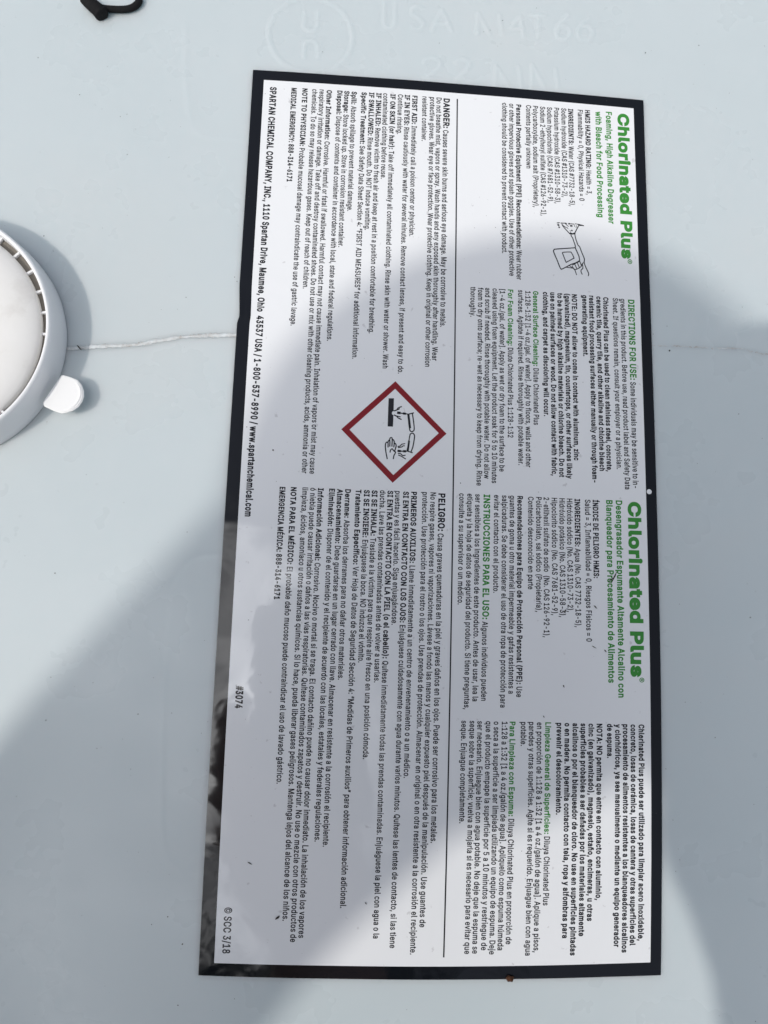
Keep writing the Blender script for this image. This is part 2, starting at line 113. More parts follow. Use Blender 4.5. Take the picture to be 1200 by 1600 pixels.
 "n": [410,[[[114,227],[114,0],[53,0],[53,379],[112,379],[112,287],[102,287],[124,332],[152,362],[187,379],[227,384],[280,376],[309,360],[341,321],[353,285],[357,240],[357,0],[296,0],[295,256],[283,291],[273,304],[260,315],[229,328],[197,328],[161,317],[141,303],[126,283],[117,257]]]],
 "o": [415,[[[207,-8],[159,-2],[137,6],[117,16],[82,46],[56,85],[46,108],[34,187],[46,268],[56,291],[82,330],[117,360],[137,371],[159,378],[207,384],[233,383],[278,371],[299,360],[333,330],[359,291],[369,268],[381,187],[369,108],[359,85],[333,46],[299,16],[278,6],[233,-7]],[[207,46],[257,57],[292,89],[312,134],[319,187],[312,242],[292,287],[257,319],[207,330],[158,319],[124,287],[103,242],[96,187],[103,134],[124,89],[158,57]]]],
 "p": [424,[[[53,-143],[53,379],[112,379],[112,319],[118,319],[152,360],[183,378],[229,384],[252,383],[294,371],[330,347],[359,313],[379,270],[389,218],[389,160],[379,108],[359,64],[346,45],[313,16],[294,5],[252,-7],[198,-5],[153,17],[118,59],[114,59],[114,-143]],[[220,47],[267,57],[301,88],[321,133],[328,189],[321,245],[301,290],[267,319],[220,330],[174,320],[140,291],[120,247],[113,189],[120,132],[140,86],[174,57]]]],
 "q": [424,[[[372,-143],[311,-143],[311,59],[306,59],[272,17],[241,-1],[195,-8],[172,-7],[130,5],[111,16],[79,45],[55,84],[39,133],[34,189],[39,245],[55,293],[79,332],[112,361],[131,371],[173,383],[228,381],[272,360],[307,319],[313,319],[313,379],[372,379]],[[205,47],[250,57],[284,86],[305,132],[312,189],[305,247],[284,291],[251,320],[205,330],[157,319],[124,290],[103,245],[96,189],[103,133],[124,88],[158,57]]]],
 "r": [259,[[[53,0],[53,379],[112,379],[112,321],[115,321],[130,347],[166,375],[196,384],[243,384],[243,322],[224,325],[194,325],[170,319],[140,301],[126,284],[117,262],[114,237],[114,0]]]],
 "s": [365,[[[182,-8],[128,-2],[84,18],[53,50],[36,94],[94,107],[114,69],[136,54],[165,46],[217,50],[244,62],[262,81],[267,112],[254,136],[225,151],[104,186],[72,208],[61,222],[48,255],[51,305],[75,343],[100,363],[131,377],[187,384],[239,378],[279,358],[307,328],[324,290],[268,277],[251,307],[232,323],[205,331],[171,332],[143,324],[121,308],[110,289],[112,258],[124,243],[144,232],[254,202],[292,183],[317,158],[325,142],[331,107],[321,61],[290,24],[242,0]]]],
 "t": [227,[[[204,379],[204,327],[6,327],[6,379]],[[65,471],[126,471],[127,86],[136,61],[150,53],[170,50],[202,54],[213,2],[203,-1],[168,-4],[125,2],[92,21],[72,52],[65,93]]]],
 "u": [410,[[[182,-5],[130,4],[101,20],[78,44],[62,76],[53,139],[53,379],[114,379],[114,144],[115,123],[127,89],[137,75],[164,56],[213,51],[249,62],[268,77],[283,97],[293,122],[296,379],[357,379],[357,0],[298,0],[298,92],[307,92],[297,67],[272,30],[257,17],[222,0]]]],
 "v": [389,[[[163,0],[17,379],[84,379],[171,138],[206,21],[184,21],[218,138],[305,379],[371,379],[226,0]]]],
 "w": [567,[[[138,0],[23,379],[87,379],[165,91],[175,41],[165,41],[196,176],[252,379],[316,379],[371,176],[402,41],[391,41],[402,90],[480,379],[545,379],[429,0],[368,0],[277,338],[291,338],[199,0]]]],
 "x": [379,[[[21,0],[171,218],[171,171],[29,379],[100,379],[207,206],[175,206],[224,292],[282,379],[352,379],[209,169],[209,214],[358,0],[287,0],[173,182],[205,182],[157,99],[91,0]]]],
 "y": [389,[[[47,-139],[61,-86],[96,-90],[124,-80],[141,-58],[163,-1],[17,379],[84,379],[171,138],[206,21],[184,21],[193,53],[218,138],[305,379],[371,379],[198,-72],[168,-116],[139,-136],[91,-145]]]],
 "z": [380,[[[42,0],[42,46],[254,320],[254,323],[48,323],[48,379],[333,379],[333,331],[126,56],[339,56],[339,0]]]],
 "0": [453,[[[227,-7],[174,1],[151,11],[130,24],[95,62],[69,113],[60,144],[48,254],[60,364],[69,395],[95,447],[130,484],[151,498],[174,508],[227,516],[279,508],[302,498],[323,484],[358,447],[384,395],[393,364],[405,254],[393,144],[384,113],[359,62],[323,24],[302,11],[254,-5]],[[227,50],[261,56],[276,63],[290,74],[313,103],[336,168],[344,254],[336,341],[313,405],[276,446],[261,453],[227,460],[209,458],[177,446],[140,405],[117,341],[109,254],[117,168],[140,103],[177,63],[209,51]]]],
 "1": [453,[[[76,0],[76,55],[391,55],[391,0]],[[276,509],[276,0],[212,0],[212,448],[209,448],[86,358],[86,427],[198,509]]]],
 "2": [453,[[[64,0],[64,47],[282,282],[311,327],[320,371],[317,397],[301,428],[273,449],[237,459],[209,459],[184,453],[153,433],[134,402],[127,362],[66,362],[67,384],[77,424],[98,459],[143,496],[182,511],[225,516],[268,511],[306,497],[350,461],[370,428],[380,392],[378,345],[365,304],[347,275],[306,223],[153,57],[389,57],[389,0]]]],
 "3": [453,[[[218,-7],[152,2],[98,30],[60,74],[44,132],[109,132],[115,107],[126,87],[144,71],[165,59],[204,50],[248,53],[275,61],[297,74],[321,104],[329,145],[326,172],[316,196],[288,226],[260,240],[223,247],[157,248],[157,299],[288,452],[70,452],[70,509],[372,509],[372,461],[211,278],[211,289],[239,290],[287,284],[327,265],[359,239],[387,186],[393,145],[387,103],[370,66],[327,23],[266,-2]]]],
 "4": [453,[[[40,105],[40,158],[247,509],[311,509],[109,166],[109,163],[413,163],[413,105]],[[282,0],[282,121],[282,146],[282,318],[343,318],[343,0]]]],
 "5": [453,[[[221,-7],[159,3],[108,32],[73,76],[60,130],[122,130],[127,108],[145,80],[173,60],[196,52],[221,50],[250,53],[276,64],[298,82],[320,117],[327,146],[324,193],[314,221],[297,244],[275,262],[248,273],[205,276],[156,264],[128,246],[67,253],[96,509],[366,509],[366,452],[151,452],[134,301],[178,325],[216,333],[263,330],[294,321],[334,296],[364,260],[384,215],[390,181],[390,139],[379,95],[343,41],[289,6]]]],
 "6": [453,[[[226,-7],[161,5],[125,26],[96,56],[69,115],[64,162],[68,199],[80,239],[102,285],[252,509],[322,509],[151,261],[145,261],[154,275],[179,299],[205,310],[235,314],[278,309],[316,295],[346,271],[370,240],[388,180],[384,112],[356,55],[327,26],[291,5]],[[226,48],[267,56],[299,79],[320,114],[327,157],[320,201],[299,235],[267,258],[226,265],[186,258],[153,235],[132,201],[125,158],[132,114],[153,79],[186,56]]]],
 "7": [453,[[[97,0],[323,452],[62,452],[62,509],[391,509],[391,449],[165,0]]]],
 "8": [453,[[[226,-7],[156,3],[101,33],[64,78],[52,135],[59,181],[81,220],[113,249],[153,265],[105,293],[83,324],[70,380],[82,434],[101,464],[146,498],[184,511],[226,516],[269,511],[306,498],[350,464],[370,434],[382,380],[369,324],[347,293],[300,265],[339,249],[372,220],[393,181],[401,135],[388,78],[352,33],[296,3]],[[226,49],[272,55],[307,74],[329,102],[337,139],[329,177],[305,208],[270,228],[226,235],[182,228],[147,208],[123,177],[115,139],[123,102],[145,74],[180,55]],[[226,290],[263,296],[293,313],[312,341],[319,376],[313,410],[294,437],[264,454],[226,460],[188,454],[159,437],[139,410],[133,376],[139,341],[159,313],[189,296]]]],
 "9": [453,[[[226,516],[291,503],[328,482],[356,452],[384,393],[389,347],[385,309],[373,270],[350,224],[200,0],[130,0],[301,248],[307,248],[299,234],[273,210],[248,199],[218,195],[175,199],[137,214],[106,237],[83,269],[65,329],[69,397],[96,454],[125,483],[162,504]],[[226,460],[186,452],[154,429],[133,395],[125,352],[133,308],[154,274],[186,251],[226,243],[267,251],[299,273],[320,308],[327,350],[320,394],[299,429],[267,452]]]],
 ".": [188,[[[95,-4],[78,-1],[63,9],[53,24],[50,41],[53,59],[63,73],[78,83],[95,87],[113,83],[128,73],[138,59],[141,41],[138,24],[128,9],[113,-1]]]],
 ",": [188,[[[38,-119],[68,71],[137,71],[84,-119]]]],
 ":": [188,[[[95,-4],[78,-1],[63,9],[53,24],[50,41],[53,59],[63,73],[78,83],[95,87],[113,83],[128,73],[138,59],[141,41],[138,24],[128,9],[113,-1]],[[95,271],[78,274],[63,284],[53,299],[50,316],[53,334],[63,349],[78,359],[95,362],[113,359],[128,349],[138,334],[141,316],[138,299],[128,284],[113,274]]]],
 ";": [188,[[[38,-119],[68,71],[137,71],[84,-119]],[[103,271],[86,274],[71,284],[61,299],[58,316],[61,334],[71,349],[86,359],[103,362],[121,359],[136,349],[146,334],[149,316],[146,299],[136,284],[121,274]]]],
 "-": [453,[[[337,244],[337,188],[114,188],[114,244]]]],
 "/": [249,[[[235,533],[71,-76],[14,-76],[178,533]]]],
 "(": [273,[[[89,207],[96,293],[114,384],[142,468],[177,539],[236,539],[212,485],[182,399],[161,313],[154,258],[152,184],[165,91],[188,16],[236,-96],[177,-96],[156,-59],[124,16],[102,93]]]],
 ")": [273,[[[37,-96],[76,-9],[102,69],[117,139],[122,207],[119,258],[106,342],[82,428],[50,512],[37,539],[97,539],[121,494],[142,441],[167,354],[181,264],[184,207],[171,92],[149,15],[117,-59],[97,-96]]]],
 "[": [273,[[[101,-96],[101,539],[236,539],[236,487],[160,487],[160,-44],[236,-44],[236,-96]]]],
 "]": [273,[[[37,-96],[37,-44],[113,-44],[113,487],[37,487],[37,539],[172,539],[172,-96]]]],
 "=": [453,[[[72,245],[72,301],[381,301],[381,245]],[[72,97],[72,153],[381,153],[381,97]]]],
 "#": [440,[[[242,0],[326,509],[377,509],[294,0]],[[10,140],[19,192],[400,192],[391,140]],[[64,0],[147,509],[198,509],[115,0]],[[40,316],[49,368],[429,368],[421,316]]]],
 "®": [463,[[[231,118],[192,122],[154,134],[121,152],[91,177],[67,206],[48,240],[37,277],[33,317],[37,357],[48,394],[67,428],[91,457],[121,482],[154,500],[192,512],[231,516],[271,512],[309,500],[343,482],[372,457],[396,428],[415,394],[426,357],[430,317],[426,277],[415,240],[396,206],[372,177],[343,152],[309,134],[271,122]],[[231,166],[290,178],[338,210],[371,259],[382,317],[371,375],[338,423],[290,456],[231,467],[173,456],[125,423],[92,375],[81,317],[92,259],[125,210],[173,178]],[[273,226],[228,312],[273,312],[319,226]],[[161,226],[161,409],[259,408],[279,402],[297,389],[309,368],[309,332],[291,304],[264,289],[185,287],[185,319],[243,319],[257,327],[266,343],[264,364],[252,375],[203,378],[203,226]]]],
 "©": [637,[[[173,254],[185,311],[216,358],[264,390],[321,402],[371,393],[414,368],[445,332],[460,286],[400,286],[391,309],[372,328],[348,340],[309,343],[276,332],[250,309],[234,278],[231,254],[234,230],[250,199],[276,177],[309,165],[335,166],[359,174],[386,199],[395,223],[455,223],[440,177],[411,140],[370,115],[321,107],[264,118],[216,150],[185,197]],[[318,-8],[266,-3],[216,12],[172,37],[133,69],[101,108],[76,153],[61,202],[56,254],[61,307],[76,356],[101,401],[133,440],[172,472],[216,496],[266,511],[318,517],[371,511],[420,496],[465,472],[504,440],[536,401],[560,356],[575,307],[580,254],[575,202],[560,153],[536,108],[504,69],[465,37],[420,12],[371,-3]],[[318,51],[359,55],[397,67],[432,86],[462,111],[487,141],[506,176],[517,214],[521,254],[517,295],[506,333],[487,368],[462,398],[432,423],[397,442],[359,454],[318,457],[278,454],[240,442],[205,423],[175,398],[150,368],[131,333],[119,295],[115,254],[119,214],[131,176],[150,141],[175,111],[205,86],[240,67],[278,55]]]],
 "“": [300,[[[52,318],[104,509],[151,509],[121,318]],[[175,318],[228,509],[274,509],[244,318]]]],
 "”": [300,[[[52,318],[82,509],[151,509],[98,318]],[[175,318],[205,509],[274,509],[222,318]]]],
 "á": [389,[[[160,-9],[110,-1],[68,22],[40,58],[30,108],[34,138],[43,161],[58,179],[78,193],[125,211],[252,230],[273,243],[273,279],[256,311],[220,329],[171,329],[149,322],[124,307],[100,274],[41,291],[57,322],[79,346],[104,364],[148,379],[194,384],[239,379],[275,367],[306,343],[329,306],[336,272],[337,0],[277,0],[277,52],[272,52],[252,25],[226,6],[190,-6]],[[170,45],[202,49],[239,66],[257,83],[272,115],[276,190],[253,180],[200,171],[125,155],[103,139],[95,124],[92,95],[107,66],[130,52]],[[162,429],[210,529],[278,529],[212,429]]]],
 "é": [404,[[[212,-8],[161,-2],[138,6],[98,30],[68,64],[46,108],[40,132],[34,187],[39,242],[46,267],[67,311],[81,329],[115,359],[135,370],[180,383],[221,384],[251,379],[280,368],[307,351],[341,315],[363,263],[370,219],[371,169],[75,169],[75,221],[338,221],[310,202],[307,237],[298,269],[283,294],[263,314],[222,329],[189,329],[159,321],[135,304],[116,282],[103,256],[97,226],[97,157],[104,122],[118,92],[151,61],[195,47],[234,48],[263,56],[278,66],[297,88],[306,105],[365,91],[345,51],[311,19],[266,-1]],[[177,429],[225,529],[293,529],[227,429]]]],
 "í": [167,[[[53,0],[53,379],[114,379],[114,0]],[[57,429],[104,529],[173,529],[107,429]]]],
 "ó": [415,[[[207,-8],[159,-2],[137,6],[117,16],[82,46],[56,85],[46,108],[34,187],[46,268],[56,291],[82,330],[117,360],[137,371],[159,378],[207,384],[233,383],[278,371],[299,360],[333,330],[359,291],[369,268],[381,187],[369,108],[359,85],[333,46],[299,16],[278,6],[233,-7]],[[207,46],[257,57],[292,89],[312,134],[319,187],[312,242],[292,287],[257,319],[207,330],[158,319],[124,287],[103,242],[96,187],[103,134],[124,89],[158,57]],[[181,429],[228,529],[297,529],[231,429]]]],
 "ú": [410,[[[182,-5],[130,4],[101,20],[78,44],[62,76],[53,139],[53,379],[114,379],[114,144],[115,123],[127,89],[137,75],[164,56],[213,51],[249,62],[268,77],[283,97],[293,122],[296,379],[357,379],[357,0],[298,0],[298,92],[307,92],[297,67],[272,30],[257,17],[222,0]],[[178,429],[226,529],[294,529],[228,429]]]],
 "ñ": [410,[[[114,227],[114,0],[53,0],[53,379],[112,379],[112,287],[102,287],[124,332],[152,362],[187,379],[227,384],[280,376],[309,360],[341,321],[353,285],[357,240],[357,0],[296,0],[295,256],[283,291],[273,304],[260,315],[229,328],[197,328],[161,317],[141,303],[126,283],[117,257]],[[250,446],[225,450],[167,475],[156,470],[149,448],[106,448],[114,488],[128,507],[148,517],[167,518],[243,490],[256,496],[262,517],[304,517],[300,488],[289,466],[272,451]]]],
 "Í": [300,[[[31,0],[31,57],[118,57],[118,452],[31,452],[31,509],[269,509],[269,452],[183,452],[183,57],[269,57],[269,0]],[[124,558],[171,659],[240,659],[174,558]]]],
 "É": [419,[[[60,0],[60,509],[372,509],[372,452],[125,452],[125,286],[355,286],[355,229],[125,229],[125,57],[375,57],[375,0]],[[191,558],[239,659],[307,659],[241,558]]]],
 " ": [188,[]]
}
# printed lines: block, baseline x, start y, end y, cap height, text  (*bold* ~green bold~ ^green^ !big bold! @heading@)
ROWS = [
 ["first_aid_text",-2.65,132.98,53.53,1.84,"!DANGER:! Causes severe skin burns and serious eye damage. May be corrosive to metals."],
 ["first_aid_text",-5.02,133.09,42.31,1.76,"Do not breathe mist, vapors or spray. Wash hands and any exposed skin thoroughly after handling. Wear"],
 ["first_aid_text",-7.21,133.08,40.2,1.76,"protective gloves. Wear eye or face protection. Wear protective clothing. Keep in original or other corrosion"],
 ["first_aid_text",-9.75,133.1,117.09,1.76,"resistant container."],
 ["first_aid_text",-13.14,133.14,83.54,1.76,"*FIRST AID:* Immediately call a poison center or physician."],
 ["first_aid_text",-15.65,133.22,37.49,1.76,"*IF IN EYES:* Rinse cautiously with water for several minutes. Remove contact lenses, if present and easy to do."],
 ["first_aid_text",-17.94,133.22,118.92,1.76,"Continue rinsing."],
 ["first_aid_text",-20.46,133.14,38.95,1.76,"*IF ON SKIN (or hair):* Take off immediately all contaminated clothing. Rinse skin with water or shower. Wash"],
 ["first_aid_text",-22.85,133.24,102.74,1.76,"contaminated clothing before reuse."],
 ["first_aid_text",-25.15,133.18,50.15,1.76,"*IF INHALED:* Remove victim to fresh air and keep at rest in a position comfortable for breathing."],
 ["first_aid_text",-27.53,133.18,84.69,1.76,"*IF SWALLOWED:* Rinse mouth. Do NOT induce vomiting."],
 ["first_aid_text",-30.04,133.11,41.55,1.76,"*Specific Treatment:* See Safety Data Sheet Section 4: “FIRST AID MEASURES” for additional information."],
 ["first_aid_text",-33.33,133.1,90.8,1.76,"*Spill:* Absorb spillage to prevent material damage."],
 ["first_aid_text",-35.76,133.15,78.31,1.76,"*Storage:* Store locked up. Store in corrosion resistant container."],
 ["first_aid_text",-38.09,133.1,46.95,1.76,"*Disposal:* Dispose of contents and container in accordance with local, state and federal regulations."],
 ["first_aid_text",-41.57,133.01,4.34,1.76,"*Other Information:* Corrosive. Harmful or fatal if swallowed. Harmful contact may not cause immediate pain. Inhalation of vapors or mist may cause"],
 ["first_aid_text",-43.93,133.03,4.38,1.76,"respiratory irritation or damage. Take off and destroy contaminated shoes. Do not use or mix with other cleaning products, acids, ammonia or other"],
 ["first_aid_text",-46.31,133.02,63.72,1.76,"chemicals. To do so may release hazardous gases. Keep out of reach of children."],
 ["first_aid_text",-49.57,133.03,51.28,1.76,"*NOTE TO PHYSICIAN:* Probable mucosal damage may contraindicate the use of gastric lavage."],
 ["first_aid_text",-53.14,132.97,99.77,1.76,"*MEDICAL EMERGENCY: 888-314-6171*"],
 ["address_text",-60.14,132.89,-9.7,2.2,"*SPARTAN CHEMICAL COMPANY, INC., 1110 Spartan Drive, Maumee, Ohio  43537 USA / 1-800-537-8990 / www.spartanchemical.com*"],
 ["title_text",56.77,132.95,80.67,4.04,"@Chlorinated Plus@"],
 ["title_text",58.42,80.7,79.01,1.92,"$®$"],
 ["subtitle_text",52.74,133.14,92.67,2.12,"~Foaming, High Alkaline Degreaser~"],
 ["subtitle_text",49.12,132.91,94.64,2.12,"~with Bleach for Food Processing~"],
 ["ingredients_text",45.54,133.03,102.31,1.76,"*HMIS HAZARD RATING:* Health = 3,"],
 ["ingredients_text",43.05,132.91,99.97,1.76,"Flammability = 0, Physical Hazards = 0"],
 ["ingredients_text",39.74,132.95,97.77,1.76,"*INGREDIENTS:* Water (CAS #7732-18-5),"],
 ["ingredients_text",37.38,132.96,100.8,1.76,"Sodium hydroxide (CAS #1310-73-2),"],
 ["ingredients_text",34.9,132.89,98.38,1.76,"Potassium hydroxide (CAS #1310-58-3),"],
 ["ingredients_text",32.48,132.85,98.49,1.76,"Sodium hypochlorite (CAS #7681-52-9),"],
 ["ingredients_text",30.13,132.87,93.73,1.76,"Sodium 2-ethylhexyl sulfate (CAS #126-92-1),"],
 ["ingredients_text",27.66,132.88,96.51,1.76,"Polycarboxylate, sodium salt (Proprietary),"],
 ["ingredients_text",25.32,132.95,110.13,1.76,"Contents partially unknown"],
 ["ingredients_text",21.93,132.88,71.0,1.76,"*Personal Protective Equipment (PPE) Recommendations:* Wear rubber"],
 ["ingredients_text",19.57,132.97,72.16,1.76,"or other impervious gloves and splash goggles. Use of other protective"],
 ["ingredients_text",17.18,133.04,79.76,1.76,"clothing should be considered to prevent contact with product."],
 ["directions_text",58.51,66.63,4.21,1.84,"^DIRECTIONS FOR USE:^ Some individuals may be sensitive to in-"],
 ["directions_text",55.96,66.74,3.7,1.76,"gredients in this product. Before use, read product label and Safety Data"],
 ["directions_text",53.46,66.83,10.06,1.76,"Sheet. If questions remain, consult your employer or a physician."],
 ["directions_text",50.28,66.9,9.15,1.76,"*Chlorinated Plus can be used to clean stainless steel, concrete,*"],
 ["directions_text",48.02,67.01,9.26,1.76,"*ceramic tile, quarry tile, and other alkaline and chlorine bleach*"],
 ["directions_text",45.63,67.13,5.48,1.76,"*resistant food processing surfaces either manually or through foam-*"],
 ["directions_text",43.37,67.14,46.51,1.76,"*generating equipment.*"],
 ["directions_text",39.93,67.19,12.25,1.76,"*NOTE: DO NOT allow to come in contact with aluminum, zinc*"],
 ["directions_text",37.62,67.25,6.33,1.76,"*(galvanized), magnesium, tin, countertops, or other surfaces likely*"],
 ["directions_text",35.2,67.31,6.74,1.76,"*to be harmed by high alkaline materials or chlorine bleach. Do not*"],
 ["directions_text",32.85,67.37,7.09,1.76,"*use on painted surfaces or wood. Do not allow contact with fabric,*"],
 ["directions_text",30.48,67.36,26.09,1.76,"*clothing, and carpet as discoloring will occur.*"],
 ["directions_text",27.23,67.43,23.11,1.76,"~General Surface Cleaning:~ Dilute Chlorinated Plus"],
 ["directions_text",24.72,67.27,9.44,1.76,"1:128-1:32 [1-4 oz./gal. of water]. Apply to floors, walls and other"],
 ["directions_text",22.38,67.48,9.99,1.76,"surfaces. Agitate if required. Rinse thoroughly with potable water."],
 ["directions_text",19.05,67.44,18.64,1.76,"~For Foam Cleaning:~ Dilute Chlorinated Plus 1:128-1:32"],
 ["directions_text",16.44,67.42,7.7,1.76,"[1-4 oz./gal. of water]. Apply as wet or dry foam to the surface to be"],
 ["directions_text",14.09,67.49,3.93,1.76,"cleaned using foam equipment. Let the product soak for 5 to 10 minutes"],
 ["directions_text",11.7,67.51,5.23,1.76,"and scrub if needed. Rinse thoroughly with potable water. Do not allow"],
 ["directions_text",9.38,67.51,2.96,1.76,"foam to dry onto surface; re-wet as necessary to keep from drying. Rinse"],
 ["directions_text",6.94,67.57,57.51,1.76,"thoroughly."],
 ["spanish_title_text",56.7,-0.2,-54.26,4.24,"@Chlorinated Plus@"],
 ["spanish_title_text",58.96,-54.33,-55.76,1.92,"$®$"],
 ["spanish_subtitle_text",52.92,0.06,-60.31,2.08,"~Desengrasador Espumante Altamente Alcalino con~"],
 ["spanish_subtitle_text",49.88,0.05,-55.99,2.08,"~Blanqueador para Procesamiento de Alimentos~"],
 ["spanish_ingredients_text",45.64,-0.05,-24.46,1.76,"*ÍNDICE DE PELIGRO HMIS:*"],
 ["spanish_ingredients_text",43.22,-0.04,-43.79,1.76,"Salud = 3, Inflamabilidad = 0, Riesgos Físicos = 0"],
 ["spanish_ingredients_text",39.94,0.04,-39.53,1.76,"*INGREDIENTES:* Agua (No. CAS 7732-18-5),"],
 ["spanish_ingredients_text",37.53,0.05,-35.01,1.76,"Hidróxido sódico (No. CAS 1310-73-2),"],
 ["spanish_ingredients_text",35.18,0.06,-36.61,1.76,"Hidróxido potásico (No. CAS 1310-58-3),"],
 ["spanish_ingredients_text",32.78,0.1,-36.09,1.76,"Hipoclorito sódico (No. CAS 7681-52-9),"],
 ["spanish_ingredients_text",30.27,0.17,-42.77,1.76,"2-etilhexil sulfato de sodio  (No. CAS 126-92-1),"],
 ["spanish_ingredients_text",27.92,0.17,-35.24,1.76,"Policarboxilato, sal sódico (Propietaria),"],
 ["spanish_ingredients_text",25.42,0.17,-28.44,1.76,"Contenido desconocido en parte"],
 ["spanish_ingredients_text",22.09,0.24,-60.59,1.76,"*Recomendaciones para Equipo de Protección Personal (PPE):* Use"],
 ["spanish_ingredients_text",19.71,0.28,-59.6,1.76,"guantes de goma u otro material impermeable y gafas resistentes a"],
 ["spanish_ingredients_text",17.32,0.29,-63.68,1.76,"salpicaduras. Se debe considerar el uso de otra ropa de protección para"],
 ["spanish_ingredients_text",14.84,0.28,-29.82,1.76,"evitar el contacto con el producto."],
 ["spanish_ingredients_text",11.61,0.31,-61.84,1.76,"^INSTRUCCIONES PARA EL USO:^ Algunos individuos pueden"],
 ["spanish_ingredients_text",9.04,0.3,-62.04,1.76,"ser sensibles a los ingredientes de este producto. Antes de usar, lea la"],
 ["spanish_ingredients_text",6.58,0.34,-64.41,1.76,"etiqueta y la hoja de datos de seguridad del producto. Si tiene preguntas,"],
 ["spanish_ingredients_text",4.11,0.34,-33.66,1.76,"consulte a su supervisor o un médico."],
 ["spanish_directions_text",59.02,-68.15,-129.19,1.76,"*Chlorinated Plus puede ser utilizado para limpiar acero inoxidable,*"],
 ["spanish_directions_text",56.58,-68.16,-130.42,1.76,"*concreto, losas de cerámica, losas de cantera y otras superficies del*"],
 ["spanish_directions_text",54.24,-68.11,-132.3,1.76,"*procesamiento de alimentos resistentes a los blanqueadores alcalinos*"],
 ["spanish_directions_text",51.87,-68.08,-130.72,1.76,"*y clorhídricos, ya sea manualmente o mediante un equipo generador*"],
 ["spanish_directions_text",49.44,-68.04,-77.97,1.76,"*de espuma.*"],
 ["spanish_directions_text",46.29,-68.02,-117.85,1.76,"*NOTA: NO permita que entre en contacto con aluminio,*"],
 ["spanish_directions_text",43.83,-67.99,-123.53,1.76,"*cinc (en galvanizado), magnesio, estaño, encimeras, u otras*"],
 ["spanish_directions_text",41.45,-67.91,-127.59,1.76,"*superficies probables a ser dañadas por los materiales altamente*"],
 ["spanish_directions_text",39.04,-67.9,-132.73,1.76,"*alcalinos o por el blanqueador de cloro. No use en superficies pintadas*"],
 ["spanish_directions_text",36.63,-67.87,-128.02,1.76,"*o en madera. No permita contacto con tela, ropa y alfombras para*"],
 ["spanish_directions_text",34.23,-67.85,-94.07,1.76,"*prevenir el descoloramiento.*"],
 ["spanish_directions_text",30.83,-67.74,-119.11,1.76,"~Limpieza General de Superficies:~ Diluya Chlorinated Plus"],
 ["spanish_directions_text",28.33,-67.78,-131.68,1.76,"en proporción de 1:128 a 1:32 [1 a 4 oz./galón de agua]. Aplique a pisos,"],
 ["spanish_directions_text",25.94,-67.71,-132.5,1.76,"paredes y otras superficies. Agite si es requerido. Enjuague bien con agua"],
 ["spanish_directions_text",23.55,-67.75,-74.65,1.76,"potable."],
 ["spanish_directions_text",20.21,-67.7,-129.43,1.76,"~Para Limpieza con Espuma:~ Diluya Chlorinated Plus en proporción de"],
 ["spanish_directions_text",17.87,-67.74,-131.01,1.76,"1:128 a 1:32 [1 a 4 oz./galón de agua]. Aplíquelo como espuma húmeda"],
 ["spanish_directions_text",15.49,-67.74,-132.11,1.76,"o seca a la superficie a ser limpiada utilizando un equipo de espuma. Deje"],
 ["spanish_directions_text",13.12,-67.69,-130.98,1.76,"que el producto empape la superficie por 5 a 10 minutos y restriegue de"],
 ["spanish_directions_text",10.61,-67.68,-131.87,1.76,"ser necesario. Enjuague bien con agua potable. No deje que la espuma se"],
 ["spanish_directions_text",8.34,-67.63,-131.95,1.76,"seque sobre la superficie; vuelva a mojarla si es necesario para evitar que"],
 ["spanish_directions_text",5.88,-67.64,-96.6,1.76,"seque. Enjuague completamente."],
 ["spanish_first_aid_text",-2.28,0.06,-102.1,1.84,"!PELIGRO:! Causa graves quemaduras en la piel y graves daños en los ojos. Puede ser corrosivo para los metales."],
 ["spanish_first_aid_text",-4.73,0.26,-124.89,1.76,"No respire gases, vapores ni vaporizaciones. Lávese a fondo las manos y cualquier expuesto piel después de la manipulación. Use guantes de"],
 ["spanish_first_aid_text",-7.18,0.25,-132.1,1.76,"protección. Use protección para el rostro o los ojos. Use prendas de protección. Almacenar en original o en otra resistente a la corrosión el recipiente."],
 ["spanish_first_aid_text",-10.6,0.2,-84.24,1.76,"*PRIMEROS AUXILIOS:* Llame inmediatamente a un centro de envenenamiento o a un médico."],
 ["spanish_first_aid_text",-13.04,0.19,-130.45,1.76,"*SI ENTRA EN CONTACTO CON LOS OJOS:* Enjuáguese cuidadosamente con agua durante varios minutos. Quítese las lentes de contacto, si las tiene"],
 ["spanish_first_aid_text",-15.48,0.24,-40.35,1.76,"puestas y es fácil hacerlo. Siga enjuagándose."],
 ["spanish_first_aid_text",-17.82,0.24,-127.97,1.76,"*SI ENTRA EN CONTACTO CON LA PIEL (o el cabello):* Quítese inmediatamente todas las prendas contaminadas. Enjuáguese la piel con agua o la"],
 ["spanish_first_aid_text",-20.09,0.23,-57.33,1.76,"ducha. Lave las prendas contaminadas antes de volver a usarlas."],
 ["spanish_first_aid_text",-22.57,0.16,-79.23,1.76,"*SI SE INHALA:* Traslade a la víctima para que respire aire fresco en una posición cómoda."],
 ["spanish_first_aid_text",-24.94,0.15,-51.68,1.76,"*SI SE INGIERE:* Enjuáguese la boca. NO induzca el vómito."],
 ["spanish_first_aid_text",-27.46,0.14,-120.06,1.76,"*Tratamiento Específico:* Ver Hoja de Datos de Seguridad Sección 4: “Medidas de Primeros auxilios” para obtener información adicional."],
 ["spanish_first_aid_text",-30.64,0.09,-56.87,1.76,"*Derrame:* Absorba los derrames para no dañar otros materiales."],
 ["spanish_first_aid_text",-33.05,0.08,-103.7,1.76,"*Almacenamiento:* Debe guardarse en un lugar cerrado con llave. Almacenar en resistente a la corrosión el recipiente."],
